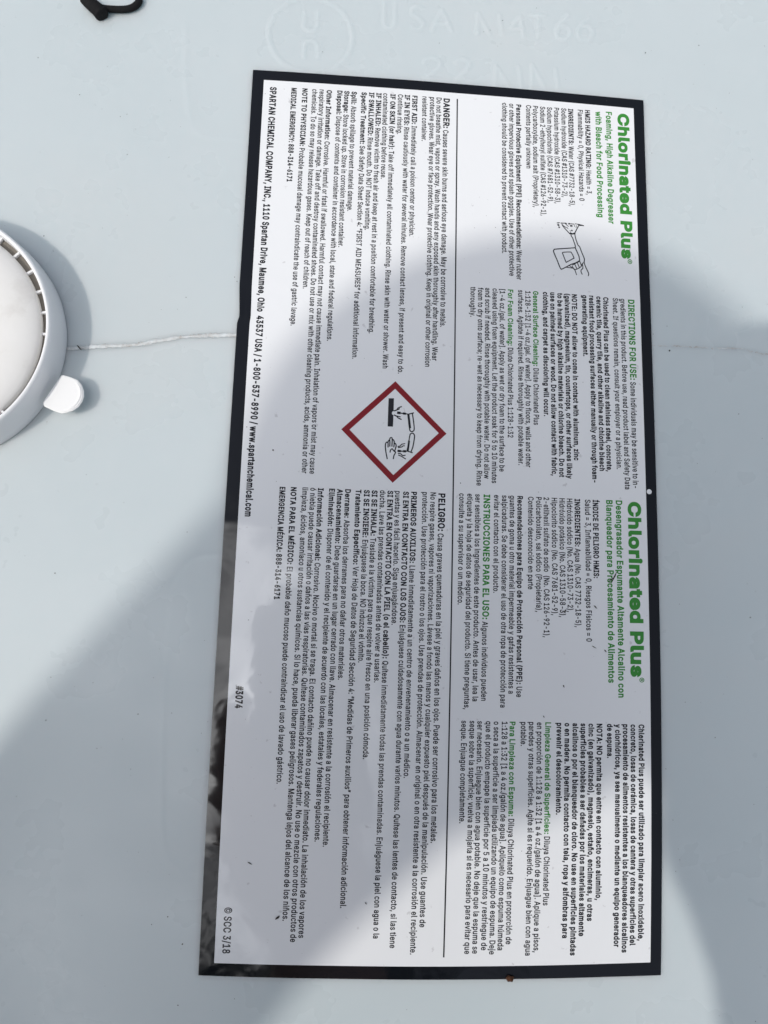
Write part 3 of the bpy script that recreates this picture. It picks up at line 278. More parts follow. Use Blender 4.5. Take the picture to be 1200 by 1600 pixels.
 ["spanish_first_aid_text",-35.46,0.06,-102.37,1.76,"*Eliminación:* Disponer de el contenido y el recipiente de acuerdo con las locales, estatales y federales regulaciones."],
 ["spanish_first_aid_text",-38.83,0.06,-128.18,1.76,"*Información Adicional:* Corrosivo. Nocivo o mortal si se traga. El contacto dañino puede no causar dolor inmediato. La inhalación de los vapores"],
 ["spanish_first_aid_text",-41.1,0.05,-129.33,1.76,"ó niebla puede causar irritación o daños a las vías respiratorias. Quítese contaminados zapatos y destruir. No use o mezcle con otros productos de"],
 ["spanish_first_aid_text",-43.49,0.04,-123.79,1.76,"limpieza, ácidos, amoníaco u otros sustancias químicos. Si lo hace, pueda liberar gases peligrosos. Mantenga lejos del alcance de los niños."],
 ["spanish_first_aid_text",-46.94,-0.03,-86.81,1.76,"*NOTA PARA EL MÉDICO:* El probable daño mucoso puede contraindicar el uso de lavado gástrico."],
 ["spanish_first_aid_text",-50.28,-0.09,-34.12,1.76,"*EMERGENCIA MÉDICA: 888-314-6171*"],
 ["product_number_text",-59.84,-59.7,-66.11,2.2,"*#3074*"],
 ["copyright_text",-59.76,-120.67,-132.76,2.16,"%©% SCC 3/18"]
]
rnd = random.Random(7); rng = np.random.default_rng(5)

# ------------------------------------------------------------------ helpers
def mat(name, base, rough=0.5, spec=0.5, **kw):
    m = bpy.data.materials.new(name); m.use_nodes = True
    b = m.node_tree.nodes['Principled BSDF']
    b.inputs['Base Color'].default_value = (*base, 1); b.inputs['Roughness'].default_value = rough
    b.inputs['Specular IOR Level'].default_value = spec
    for k, v in kw.items(): b.inputs[k.replace('_', ' ')].default_value = v
    return m
def nodes(m): return m.node_tree.nodes, m.node_tree.links, m.node_tree.nodes['Principled BSDF']
def noise(m, scale, detail=4, rough=0.5, dist=0.0):
    n, l, b = nodes(m)
    t = n.get('tc') or n.new('ShaderNodeTexCoord'); t.name = 'tc'
    x = n.new('ShaderNodeTexNoise'); x.inputs['Scale'].default_value = scale
    x.inputs['Detail'].default_value = detail; x.inputs['Roughness'].default_value = rough; x.inputs['Distortion'].default_value = dist
    l.new(t.outputs['Object'], x.inputs['Vector']); return x
def ramp(m, src, stops):
    n, l, b = nodes(m); r = n.new('ShaderNodeValToRGB'); l.new(src, r.inputs[0])
    e = r.color_ramp.elements
    while len(e) < len(stops): e.new(0.5)
    for q, (p, c) in zip(e, stops): q.position = p; q.color = (*c, 1) if len(c) == 3 else c
    return r
def bump(m, src, strength, dist):
    n, l, b = nodes(m); u = n.new('ShaderNodeBump'); u.inputs['Strength'].default_value = strength; u.inputs['Distance'].default_value = dist
    l.new(src, u.inputs['Height'])
    old = b.inputs['Normal'].links
    if old: l.new(old[0].from_socket, u.inputs['Normal'])
    l.new(u.outputs[0], b.inputs['Normal'])
def link(name, verts, faces, m, parent=None, smooth=True, mi=None, label=None):
    me = bpy.data.meshes.new(name); me.from_pydata([tuple(v) for v in verts], [], [tuple(f) for f in faces]); me.update()
    for q in (m if isinstance(m, (list, tuple)) else [m]): me.materials.append(q)
    if mi is not None: me.polygons.foreach_set('material_index', mi)
    if smooth: me.polygons.foreach_set('use_smooth', [True]*len(me.polygons))
    o = bpy.data.objects.new(name, me); COL.objects.link(o)
    if parent: o.parent = parent
    if label: o['label'] = label
    return o
def tag(o, label, cat, kind=None):
    o['label'] = label; o['category'] = cat
    if kind: o['kind'] = kind
    return o
def fast_mesh(name, V, F, m, parent=None, label=None):      # numpy quads
    me = bpy.data.meshes.new(name)
    me.vertices.add(len(V)); me.vertices.foreach_set('co', np.asarray(V, np.float32).ravel())
    F = np.asarray(F, np.int32); me.loops.add(F.size); me.loops.foreach_set('vertex_index', F.ravel())
    me.polygons.add(len(F)); me.polygons.foreach_set('loop_start', np.arange(0, F.size, 4, dtype=np.int32))
    me.update(calc_edges=True); me.polygons.foreach_set('use_smooth', np.ones(len(F), bool))
    me.materials.append(m)
    o = bpy.data.objects.new(name, me); COL.objects.link(o)
    if parent: o.parent = parent
    if label: o['label'] = label
    return o

# ------------------------------------------------------------------ how the label lies on the drum head
def lay(x, y):
    """label coordinates -> drum head (the sheet was stuck down slightly bowed)"""
    T = (x+HW)/W; S = (HH-y)/H
    b = 4*S*(1-S); c = 4*T*(1-T)
    dr = 1.75*b*(1+1.15*(S-.5)); dl = -.4*b*(1+2*(S-.5))
    return x + dl*(1-T)+dr*T, y + .73*c*(1-S)-1.15*c*S
def label_z(x, y):
    """height of the sheet: panel edges and the mould line below press through it, a few lazy wrinkles"""
    z = 0.30 + 0*x
    for y0, a, s in ((66, .10, 2.4), (-11.5, .03, 2.0), (-104, .05, 1.6), (-108, .05, 2.4)):
        z = z + a*np.exp(-((y-y0-1.2*np.sin(x*.05))/s)**2)
    z = z + .06*np.sin(x*.075+1.0)*np.sin(y*.043+.4) + .035*np.sin(x*.16+y*.05)*np.sin(y*.11+1.7)
    z = z + .05*np.exp(-((x-22)**2+(y+86)**2)/14.0)
    z = z + .012*np.sin(x*.5+2*np.sin(y*.2))*np.sin(y*.43+x*.1)*np.exp(-((x+58)/24.0)**2)
    return z
def on_label(x, y, up):
    X, Y = lay(x, y); return (X*MM, Y*MM, (label_z(x, y)+up)*MM)

# ------------------------------------------------------------------ materials
M_body = mat('white_polyethylene', (.57, .625, .64), .28, .40)
n, l, b = nodes(M_body)
b.inputs['Subsurface Weight'].default_value = 1.0; b.inputs['Subsurface Radius'].default_value = (.9, 1.0, 1.0); b.inputs['Subsurface Scale'].default_value = .0055
st = noise(M_body, 9, 5, .55)
r = ramp(M_body, st.outputs[0], [(.30, (.555, .615, .63)), (.52, (.575, .63, .645)), (.72, (.595, .637, .643))])
l.new(r.outputs[0], b.inputs['Base Color'])
sm = noise(M_body, 30, 4, .6); rr = ramp(M_body, sm.outputs[0], [(.35, (.24,)*3), (.65, (.36,)*3)]); l.new(rr.outputs[0], b.inputs['Roughness'])
bump(M_body, noise(M_body, 60, 3).outputs[0], .04, .002)

def printed(name, base):
    m = mat(name, base, .06, .45)
    bump(m, noise(m, 45, 3, .55, .4).outputs[0], .05, .003)
    return m
M_sheet = printed('white_gloss_paper', (.79, .80, .81))
n, l, b = nodes(M_sheet)
fl = noise(M_sheet, 330, 3, .55)
r2 = ramp(M_sheet, fl.outputs[0], [(0, (.79, .80, .81)), (.685, (.79, .80, .81)), (.72, (.66, .66, .67)), (1, (.45, .44, .43))]); l.new(r2.outputs[0], b.inputs['Base Color'])
M_black = printed('black_gloss_ink', (.005, .006, .009))
M_ink = printed('black_text_ink', (.018, .018, .022))
M_green = printed('green_ink', (.045, .25, .04))
M_red = printed('red_ink', (.23, .011, .016))
M_cap = mat('white_cap_plastic', (.80, .805, .815), .32, .5, Subsurface_Weight=.6, Subsurface_Radius=(1, 1, 1), Subsurface_Scale=.0015)
bump(M_cap, noise(M_cap, 500, 2).outputs[0], .06, .0004)
M_disc = mat('dusty_white_cap_plastic', (.78, .77, .75), .5, .4)
n, l, b = nodes(M_disc)
fl = noise(M_disc, 60, 5, .6); r2 = ramp(M_disc, fl.outputs[0], [(.35, (.80, .79, .77)), (.55, (.78, .77, .745)), (.72, (.66, .64, .61))]); l.new(r2.outputs[0], b.inputs['Base Color'])
bump(M_disc, noise(M_disc, 300, 4).outputs[0], .12, .0005)
M_tab = mat('brightened_tab_plastic', (.88, .88, .87), .42, .4)  # colour raised so the tab looks sunlit though the cap shades it
M_seam = mat('rough_mould_flash', (.58, .58, .56), .5, .4)
n, l, b = nodes(M_seam)
fl = noise(M_seam, 260, 4, .7); r2 = ramp(M_seam, fl.outputs[0], [(.33, (.40, .38, .36)), (.47, (.53, .545, .54)), (.64, (.66, .70, .71))]); l.new(r2.outputs[0], b.inputs['Base Color'])
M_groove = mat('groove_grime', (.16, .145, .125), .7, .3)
M_cord = mat('black_knit_cord', (.007, .007, .008), .8, .25)
bump(M_cord, noise(M_cord, 1400, 3, .6).outputs[0], .6, .0006)
M_crumb = mat('brown_crumb', (.07, .03, .015), .8, .2)
M_dirt = mat('dark_dirt', (.05, .045, .04), .8, .2)
M_skin = mat('skin', (.50, .32, .24), .5, .4)
M_cloth = mat('dark_cotton', (.05, .055, .07), .85, .2)
M_hair = mat('dark_hair', (.03, .022, .018), .6, .3)
M_phone = mat('phone_glass', (.02, .02, .022), .15, .5)

# ------------------------------------------------------------------ drum
drum = bpy.data.objects.new('plastic_drum', None); COL.objects.link(drum); drum.location = (0, 0, 0)
tag(drum, 'white plastic drum head with a big chemical label and a white bung cap', 'drum')

X0, X1, Y0, Y1, ST = -185., 150., -190., 225., .5
xs = np.arange(X0, X1+1e-6, ST); ys = np.arange(Y0, Y1+1e-6, ST)
GX, GY = np.meshgrid(xs, ys)
Z = np.zeros_like(GX)
def sdf_path(path, pad=8):
    """distance from grid points to a polyline, near it only"""
    D = np.full(GX.shape, 1e3)
    for (ax, ay), (bx, by) in zip(path[:-1], path[1:]):
        i0 = np.searchsorted(xs, min(ax, bx)-pad); i1 = np.searchsorted(xs, max(ax, bx)+pad)
        j0 = np.searchsorted(ys, min(ay, by)-pad); j1 = np.searchsorted(ys, max(ay, by)+pad)
        if i0 >= i1 or j0 >= j1: continue
        gx, gy = GX[j0:j1, i0:i1], GY[j0:j1, i0:i1]
        dx, dy = bx-ax, by-ay; q = np.clip(((gx-ax)*dx+(gy-ay)*dy)/(dx*dx+dy*dy+1e-9), 0, 1)
        D[j0:j1, i0:i1] = np.minimum(D[j0:j1, i0:i1], np.hypot(gx-ax-q*dx, gy-ay-q*dy))
    return D
def smooth_path(p, k=6):
    p = [np.array(q, float) for q in p]; out = []
    for i in range(len(p)-1):
        a, b_, c, d = p[max(i-1, 0)], p[i], p[i+1], p[min(i+2, len(p)-1)]
        for j in range(k):
            t = j/k; out.append(.5*((2*b_)+(-a+c)*t+(2*a-5*b_+4*c-d)*t*t+(-a+3*b_-3*c+d)*t**3))
    out.append(p[-1]); return out
# gentle waviness of the moulding
Z += .10*np.sin(GX*.021+.6)*np.sin(GY*.017+1.2) + .03*np.sin(GX*.06+GY*.03)
for nm in ('panelA', 'panelB'):
    Z += .075*np.exp(-(sdf_path(smooth_path(DAT[nm]))/.9)**2)
under = (np.abs(GX) < HW-1) & (np.abs(GY) < HH-1)
Z[under] = np.minimum(Z[under], .12)
# embossed ring and strokes
rx, ry, rr_ = DAT['ring']
d = np.hypot(GX-rx, GY-ry)-rr_
Z += .17*np.exp(-(d/.75)**4)*(.8+.2*np.sin(np.arctan2(GY-ry, GX-rx)*2+1))
for p in DAT['emboss']:
    Z += .14*np.exp(-(sdf_path(p, 4)/.62)**4)
ny, nx = GX.shape
V = np.stack([GX*MM, GY*MM, Z*MM], -1).reshape(-1, 3)
idx = np.arange(ny*nx).reshape(ny, nx)
F = np.stack([idx[:-1, :-1], idx[:-1, 1:], idx[1:, 1:], idx[1:, :-1]], -1).reshape(-1, 4)
# the rest of the head, the rounded chime and the side wall
ring = np.concatenate([idx[0, :-1], idx[:-1, -1], idx[-1, :0:-1], idx[:0:-1, 0]])
cx, cy, RD = 10., 5., 328.
prof = [(.35, 0), (.7, 0), (.93, 0), (.965, 2), (.985, 3), (1, 2), (1.012, -3), (1.014, -12), (1.0, -20), (1.0, -300), (1.0, -860)]
bv = V[ring]; VV = [V]; FF = [F]; prev = ring; base = len(V)
dirs = bv[:, :2]/MM-np.array([cx, cy]); ln = np.linalg.norm(dirs, axis=1); un = dirs/ln[:, None]
for k, (q, z) in enumerate(prof):
    if k < 2: rad = ln+(RD*.93-ln)*(q if k == 0 else .7)
    else: rad = np.full_like(ln, RD*q)
    zz = bv[:, 2]*(1-q)/1 if k < 2 else np.full(len(ln), z*MM)
    pts = np.stack([(cx+un[:, 0]*rad)*MM, (cy+un[:, 1]*rad)*MM, zz], -1)
    cur = np.arange(base, base+len(pts)); base += len(pts); VV.append(pts)
    FF.append(np.stack([prev, cur, np.roll(cur, -1), np.roll(prev, -1)], -1)); prev = cur
body = fast_mesh('body', np.concatenate(VV), np.concatenate(FF), M_body, drum)

# ridge of flash on the mould parting line, rough and broken
def flash(path, wid, hgt, seed):
    rg = random.Random(seed); p = smooth_path(path, 16); vs = []; fs = []; S = 7
    for i, q in enumerate(p):
        t = p[min(i+1, len(p)-1)]-p[max(i-1, 0)]; t /= np.linalg.norm(t)+1e-9; nn = np.array([-t[1], t[0]])
        off = rg.uniform(-.18, .18); ww = wid*rg.uniform(.6, 1.25); hh = hgt*rg.uniform(.45, 1.2)
        for k in range(S):
            a = math.pi*k/(S-1); c = q+nn*(math.cos(a)*ww+off)
            vs.append((c[0]*MM, c[1]*MM, (math.sin(a)*hh*rg.uniform(.8, 1.15)-.06)*MM))
    for i in range(len(p)-1):
        for k in range(S-1): fs.append((i*S+k, i*S+k+1, (i+1)*S+k+1, (i+1)*S+k))
    return vs, fs
v1, f1 = flash(DAT['seamL'], .6, .26, 3); v2, f2 = flash(DAT['seamR'], .34, .20, 4)
link('mould_seam', v1, f1, M_seam, drum, label='rough mould line between cap and label')
link('mould_seam', v2, f2, M_seam, drum, label='thin mould line running right from the label')

# ------------------------------------------------------------------ label sheet and frame
(ix0, iy0), (ix1, iy1), (ix2, iy2), (ix3, iy3) = DAT['inner']
def strip_grid(pa, pb, pc, pd, na, nb):
    """bilinear grid between four label-space corners a-b-c-d"""
    vs = []; fs = []
    for j in range(nb+1):
        for i in range(na+1):
            s, t = i/na, j/nb
            vs.append(((1-t)*((1-s)*pa[0]+s*pb[0])+t*((1-s)*pd[0]+s*pc[0]), (1-t)*((1-s)*pa[1]+s*pb[1])+t*((1-s)*pd[1]+s*pc[1])))
    for j in range(nb):
        for i in range(na): a = j*(na+1)+i; fs.append((a, a+na+1, a+na+2, a+1))
    return vs, fs
O = [(-HW, HH), (HW, HH), (HW, -HH), (-HW, -HH)]
I = [(ix0, iy0), (ix1, iy1), (ix2, iy2), (ix3, iy3)]
def outset(p, q, e=.12):
    return (p[0]+(e if q in (0, 3) else -e)*-1*(1), p[1])
vs, fs = strip_grid(*[(x*.968, y*.986) for x, y in O], 110, 230)
label = link('label', [on_label(x, y, 0) for x, y in vs], fs, M_sheet, drum, label='glossy white chemical label with a black border')
bvs, bfs = [], []
def notch(x, y):
    # small fold where the left edge crosses the mould line
    if x < -HW+6 and 44 < y < 66:
        k = max(0, 1-abs(y-(53.5 if y < 53.5 else 53.5))/(2.0 if y < 53.5 else 10)); f = (1-(x+HW)/6)
        return x+.62*k*f, .30*k*abs(f)*(.3+.7*math.sin((x+HW)*1.3+1)**2)
    return x, 0
for a, b_, c, d_, na, nb in ((O[0], O[1], I[1], I[0], 110, 4), (I[1], O[1], O[2], I[2], 4, 230), (I[3], I[2], O[2], O[3], 110, 4), (O[0], I[0], I[3], O[3], 5, 260)):
    vs, fs = strip_grid(a, b_, c, d_, na, nb); k = len(bvs)
    for x, y in vs:
        x2, dz = notch(x, y); bvs.append(on_label(x2, y, .012+dz))
    bfs += [tuple(i+k for i in f) for f in fs]
k = len(bvs)
# turned-down outer edge so that the sheet has a thickness
per = []
for a, b_, nn in ((O[0], O[1], 110), (O[1], O[2], 230), (O[2], O[3], 110), (O[3], O[0], 260)):
    for i in range(nn): per.append((a[0]+(b_[0]-a[0])*i/nn, a[1]+(b_[1]-a[1])*i/nn))
for up in (.012, None):
    for x, y in per:
        x2, dz = notch(x, y); q = on_label(x2, y, .012+dz)
        bvs.append(q if up is not None else (q[0], q[1], -.0001))
m_ = len(per)
bfs += [(k+i, k+(i+1) % m_, k+m_+(i+1) % m_, k+m_+i) for i in range(m_)]
link('border', bvs, bfs, M_black, label, smooth=True)

# ------------------------------------------------------------------ printing
STYLE = {'r': (.77, 18, 0), 'b': (.80, 33, 0), 'B': (.86, 34, 0), 'gb': (.88, 29, 1), 'g': (.86, 31, 1), 'T': (1.23, 51, 1), 'l': (.80, 6, 0), 'lg': (1.1, 6, 1)}
MARK = {'%': 'l', '$': 'lg', '*': 'b', '~': 'gb', '^': 'g', '!': 'B', '@': 'T'}
def offset_poly(p, w_):
    out = []; n_ = len(p)
    for i in range(n_):
        a, b_, c = Vector(p[i-1]), Vector(p[i]), Vector(p[(i+1) % n_])
        e1, e2 = (b_-a), (c-b_)
        if e1.length < 1e-6 or e2.length < 1e-6: continue
        n1 = Vector((-e1.y, e1.x)).normalized(); n2 = Vector((-e2.y, e2.x)).normalized()
        m2 = n1+n2
        if m2.length < 1e-3: out.append(b_+n1*w_); continue
        m2.normalize(); k_ = min(1/max(m2.dot(n1), .35), 2.0)
        out.append(b_+m2*(w_*k_))
    return out
def winding(polys, x, y):
    w_ = 0
    for p in polys:
        n_ = len(p)
        for i in range(n_):
            a, b_ = p[i], p[(i+1) % n_]
            if (a[1] <= y) != (b_[1] <= y):
                xx = a[0]+(y-a[1])/(b_[1]-a[1])*(b_[0]-a[0])
                if xx > x: w_ += 1 if b_[1] > a[1] else -1
    return w_
CACHE = {}; TRACK = 1.5
def glyph(ch, style):
    k_ = (ch, style)
    if k_ in CACHE: return CACHE[k_]
    sx, wt, _ = STYLE[style]; adv, cs = GLY[ch]
    polys = [offset_poly([(x*sx, y) for x, y in c], wt) for c in cs]
    f_ = 509/(509+2*wt)
    polys = [[((q[0]), (q[1]+wt)*f_) for q in p] for p in polys]
    if not polys: CACHE[k_] = (adv*sx+wt*.6, [], []); return CACHE[k_]
    pts = []; edges = []
    for p in polys:
        s_ = len(pts); pts += [Vector(q) for q in p]; edges += [(s_+i, s_+(i+1) % len(p)) for i in range(len(p))]
    v_, e_, f, *_ = delaunay_2d_cdt(pts, edges, [], 0, 1e-4)
    tri = []
    for t in f:
        cxx = sum(v_[i].x for i in t)/3; cyy = sum(v_[i].y for i in t)/3
        if winding(polys, cxx, cyy) != 0: tri.append(tuple(t))
    CACHE[k_] = (adv*sx+wt*(.9 if style == 'T' else TRACK), [(q.x, q.y) for q in v_], tri); return CACHE[k_]
def runs(t):
    out = []; stl = 'r'; cur = ''
    for ch in t:
        if ch in MARK:
            if cur: out.append((stl, cur)); cur = ''
            stl = 'r' if stl == MARK[ch] else MARK[ch]
        else: cur += ch
    if cur: out.append((stl, cur))
    return out
BLK = {}
for blk, bx, ya, yb, cap, txt in ROWS:
    B = BLK.setdefault(blk, ([], [], []))
    pen = 0; items = []; lo, hi = 1e9, -1e9
    for stl, s_ in runs(txt):
        big = 1.17 if stl == 'B' or (stl == 'g' and len(s_) > 3) else 1.0
        for ch in s_:
            adv, gv, gt = glyph(ch, stl)
            if gv:
                items.append((pen, big, stl, gv, gt)); lo = min(lo, pen+big*min(q[0] for q in gv)); hi = max(hi, pen+big*max(q[0] for q in gv))
            pen += adv*big
    kx = (ya-yb)/(hi-lo); ky = cap/509
    for p0, big, stl, gv, gt in items:
        s_ = len(B[0])
        for gx, gy in gv: B[0].append((bx+gy*big*ky, ya-(p0+gx*big-lo)*kx))
        B[1].extend(tuple(i+s_ for i in t) for t in gt); B[2].extend([STYLE[stl][2]]*len(gt))
for blk, (vs, fs, mi) in BLK.items():
    xy = np.array(vs); X, Y = lay(xy[:, 0], xy[:, 1]); zz = label_z(xy[:, 0], xy[:, 1])+.03
    V = np.stack([X, Y, zz], -1)*MM
    f2 = [(t[0], t[2], t[1]) for t in fs]
    o = link(blk, V, f2, [M_ink, M_green], label, smooth=False, mi=mi)

def stroke_mesh(strokes, up, thick=1.0):
    vs, fs = [], []
    for path, wd in strokes:
        p = [np.array(q) for q in path]; p = smooth_path(p, 3) if len(p) > 2 and len(p) < 40 else p
        n_ = len(p); s_ = len(vs); h = wd*.5*thick
        for i in range(n_):
            t = p[min(i+1, n_-1)]-p[max(i-1, 0)]; t = t/(np.linalg.norm(t)+1e-9); nn = np.array([-t[1], t[0]])
            e = -t*h*.5 if i == 0 else (t*h*.5 if i == n_-1 else 0*t)
            for s2 in (1, -1): q = p[i]+nn*h*s2+e; vs.append((q[0], q[1]))
        for i in range(n_-1): fs.append((s_+2*i, s_+2*i+1, s_+2*i+3, s_+2*i+2))
    return vs, fs
def flat_poly(pts): return [tuple(p) for p in pts], [tuple(range(len(pts)))]
def emit(name, vs, fs, m, up, lift=0.0):
    V = [on_label(x, y, up) for x, y in vs]
    me_o = link(name, V, fs, m, label, smooth=False); return me_o
def subdiv_line(a, b_, n_): return [(a[0]+(b_[0]-a[0])*i/n_, a[1]+(b_[1]-a[1])*i/n_) for i in range(n_+1)]
# the long rule
vs, fs = stroke_mesh([(subdiv_line(DAT['rule'][0], DAT['rule'][1], 120), .42)], .03)
emit('divider_line', vs, fs, M_ink, .03)
# punch dot
dx, dy = DAT['dot']
vs = [(dx+.80*math.cos(a*math.pi/14), dy+.80*math.sin(a*math.pi/14)) for a in range(28)]
emit('registration_dot', vs, [tuple(range(28))], M_sheet, .05)
# hazard diamond
vs, fs = [], []
o_, i_ = DAT['dia_out'], DAT['dia_in']; N = 30
for k in range(4):
    a, b_ = o_[k], o_[(k+1) % 4]; c, d_ = i_[k], i_[(k+1) % 4]; s_ = len(vs)
    for q, r_ in zip(subdiv_line(a, b_, N), subdiv_line(c, d_, N)): vs += [q, r_]
    fs += [(s_+2*j, s_+2*j+2, s_+2*j+3, s_+2*j+1) for j in range(N)]
emit('hazard_diamond', vs, fs, M_red, .03)
vs, fs = stroke_mesh(DAT['haz'], .03, 1.35)
k = len(vs); pv = DAT['bar']; tris = delaunay_2d_cdt([Vector(p) for p in pv], [(i, (i+1) % len(pv)) for i in range(len(pv))], [], 1, 1e-4)
vs += [tuple(q) for q in tris[0]]; fs += [tuple(i+k for i in t) for t in tris[2]]
emit('corrosion_symbol', vs, fs, M_ink, .034)
vs, fs = stroke_mesh(DAT['gun'], .03, 1.35)
emit('spray_gun_drawing', vs, fs, M_ink, .03)

# ------------------------------------------------------------------ bung cap
ccx, ccy, RB, RT, HC = DAT['cap']
def lathe(prof, n_=160, a0=0, a1=360):
    vs, fs = [], []; full = abs(a1-a0) >= 360; m2 = n_ if full else n_+1
    for j in range(m2):
        a = math.radians(a0+(a1-a0)*j/n_)
        for r_, z in prof: vs.append(((ccx+r_*math.cos(a))*MM, (ccy+r_*math.sin(a))*MM, z*MM))
    P = len(prof)
    for j in range(n_):
        q = (j+1) % m2
        for i in range(P-1): fs.append((j*P+i, q*P+i, q*P+i+1, j*P+i+1))
    return vs, fs
cap = bpy.data.objects.new('cap', None); COL.objects.link(cap); cap.parent = drum
cap['label'] = 'white snap-on bung cap with a pull tab'
vs, fs = lathe([(RB, -.2), (RB, 1.2), (RB-.1, 4), (RT+.25, HC-2), (RT+.1, HC-.7), (RT-.15, HC-.2), (RT-.5, HC), (RT-.9, HC-.1), (RT-1.2, HC-.5), (RT-1.3, HC-1.2), (RT-1.35, HC-5)])
link('rim', vs, fs, M_cap, cap)
RI = RT-3.4
vs, fs = lathe([(RT-1.3, HC-4.6), (RI-1, HC-4.6)])
link('groove', vs, fs, M_groove, cap)
vs, fs = lathe([(RI, HC-5), (RI, HC-3.4), (RI-.3, HC-2.6), (RI-1.0, HC-1.9), (RI-2.2, HC-1.25), (RI-4, HC-.7), (RI-6.2, HC-.3), (RI-9, HC-.05), (RI-15, HC+.1), (2, HC+.2), (.01, HC+.2)])
link('top_disc', vs, fs, M_disc, cap, label='dusty round top of the cap')
vs, fs = [], []
for k in range(32):
    if k in (29, 30, 31): continue
    a = math.radians(1.4+k*11.25); c_, s_ = math.cos(a), math.sin(a); b0 = len(vs)
    for r_ in (RI-.3, RT-1.1):
        for t_ in (-.32, .32):
            for z in (HC-4.8, HC-3.5): vs.append(((ccx+r_*c_-t_*s_)*MM, (ccy+r_*s_+t_*c_)*MM, z*MM))
    for f in ((0, 1, 3, 2), (4, 6, 7, 5), (0, 4, 5, 1), (2, 3, 7, 6), (1, 5, 7, 3), (0, 2, 6, 4)): fs.append(tuple(i+b0 for i in f))
link('bridge_ribs', vs, fs, M_cap, cap, smooth=False)
# pull tab
bm = bmesh.new(); tp = DAT['tab']
top = [bm.verts.new((x*MM, y*MM, 5.0*MM)) for x, y in tp]
bm.faces.new(top)
bmesh.ops.recalc_face_normals(bm, faces=bm.faces[:])
if bm.faces[:][0].normal.z < 0: bmesh.ops.reverse_faces(bm, faces=bm.faces[:])
ex = bmesh.ops.extrude_face_region(bm, geom=bm.faces[:])
for v in [g for g in ex['geom'] if isinstance(g, bmesh.types.BMVert)]: v.co.z -= 1.1*MM
bmesh.ops.recalc_face_normals(bm, faces=bm.faces[:])
bmesh.ops.bevel(bm, geom=[e for e in bm.edges if len(e.link_faces) == 2 and e.calc_face_angle(0) > .8], offset=.25*MM, segments=2, affect='EDGES')
me = bpy.data.meshes.new('pull_tab'); bm.to_mesh(me); bm.free(); me.materials.append(M_tab)
me.polygons.foreach_set('use_smooth', [True]*len(me.polygons)); me.set_sharp_from_angle(angle=math.radians(40))
tab = bpy.data.objects.new('pull_tab', me); COL.objects.link(tab); tab.parent = cap
def tube(path, rad, seg=10, z=None, cap_end=True):
    vs, fs = [], []; p = [Vector(q) for q in path]; n_ = len(p); up = Vector((0, 0, 1))
    for i in range(n_):
        t = (p[min(i+1, n_-1)]-p[max(i-1, 0)]).normalized(); s_ = t.cross(up)
        s_ = s_.normalized() if s_.length > 1e-4 else Vector((1, 0, 0)); u_ = s_.cross(t)
        r_ = rad[i] if hasattr(rad, '__len__') else rad
        for k in range(seg):
            a = 2*math.pi*k/seg; vs.append(tuple((p[i]+s_*(math.cos(a)*r_)+u_*(math.sin(a)*r_))*MM))
    for i in range(n_-1):
        for k in range(seg): fs.append((i*seg+k, i*seg+(k+1) % seg, (i+1)*seg+(k+1) % seg, (i+1)*seg+k))
    if cap_end: fs += [tuple(range(seg-1, -1, -1)), tuple((n_-1)*seg+k for k in range(seg))]
    return vs, fs
lp = smooth_path(DAT['lip'], 5)
rad_ = [.5*min(1, .25+3*min(i, len(lp)-1-i)/len(lp)) for i in range(len(lp))]
vs, fs = tube([(q[0], q[1], 4.75) for q in lp], rad_, 8); link('tab_lip', vs, fs, M_tab, cap)

# ------------------------------------------------------------------ black cord, crumb, dirt
def cord(path, r0, z0, r1=None):
    p = smooth_path([(x, y) for x, y in path], 10); out = []
    n_ = len(p); rads = []
    for i, q in enumerate(p):
        out.append((q[0], q[1], z0)); k_ = i/(n_-1)
        rads.append((r0+((r1 or r0)-r0)*k_)*(1+.05*math.sin(i*1.9)))
    return out, rads
pa, ra = cord(DAT['cordA'], 1.9, 1.95, 2.3)
ra[-1] *= .25; ra[-2] *= .62; ra[-3] *= .85; ra[-4] *= .95
v1, f1 = tube(pa, ra, 14)
pb, rb = cord(DAT['cordB'], 1.02, 1.05, 1.15)
v2, f2 = tube(pb, rb, 12)
cobj = link('cord', v1+v2, f1+[tuple(i+len(v1) for i in f) for f in f2], M_cord)
tag(cobj, 'black knitted cord end curled on the white drum head', 'cord')
crx, cry = DAT['crumb']
bm = bmesh.new(); bmesh.ops.create_icosphere(bm, subdivisions=3, radius=1)
for v in bm.verts:
    q = v.co; s_ = 1+.22*math.sin(q.x*5+1)*math.sin(q.y*4+2)+.15*math.sin(q.z*7+q.x*3)
    v.co = Vector((crx+q.x*1.0*s_+q.y*.25, cry+q.y*.72*s_-q.x*.2, .75+q.z*.75*s_))*MM
me = bpy.data.meshes.new('crumb'); bm.to_mesh(me); bm.free(); me.materials.append(M_crumb)
me.polygons.foreach_set('use_smooth', [True]*len(me.polygons))
co = bpy.data.objects.new('crumb', me); COL.objects.link(co)
tag(co, 'brown crumb of dirt on the lower black edge of the label', 'crumb')
vs, fs = [], []
for (x, y), (ex, ey), wd in DAT['marks']:      # a few longer scraps of grit stuck to the print
    b0 = len(vs); dx_, dy_ = ex-x, ey-y; ln_ = math.hypot(dx_, dy_); nx_, ny_ = -dy_/ln_, dx_/ln_
    for s_, w_ in ((0, .25), (.35, 1), (.7, .75), (1, .2)):
        for sg in (-1, 1): vs.append(((x+dx_*s_+nx_*wd*w_*sg+.25*wd*math.sin(s_*7))*MM, (y+dy_*s_+ny_*wd*w_*sg)*MM, (.46+.1*w_)*MM))
    fs += [(b0+2*i, b0+2*i+1, b0+2*i+3, b0+2*i+2) for i in range(3)]
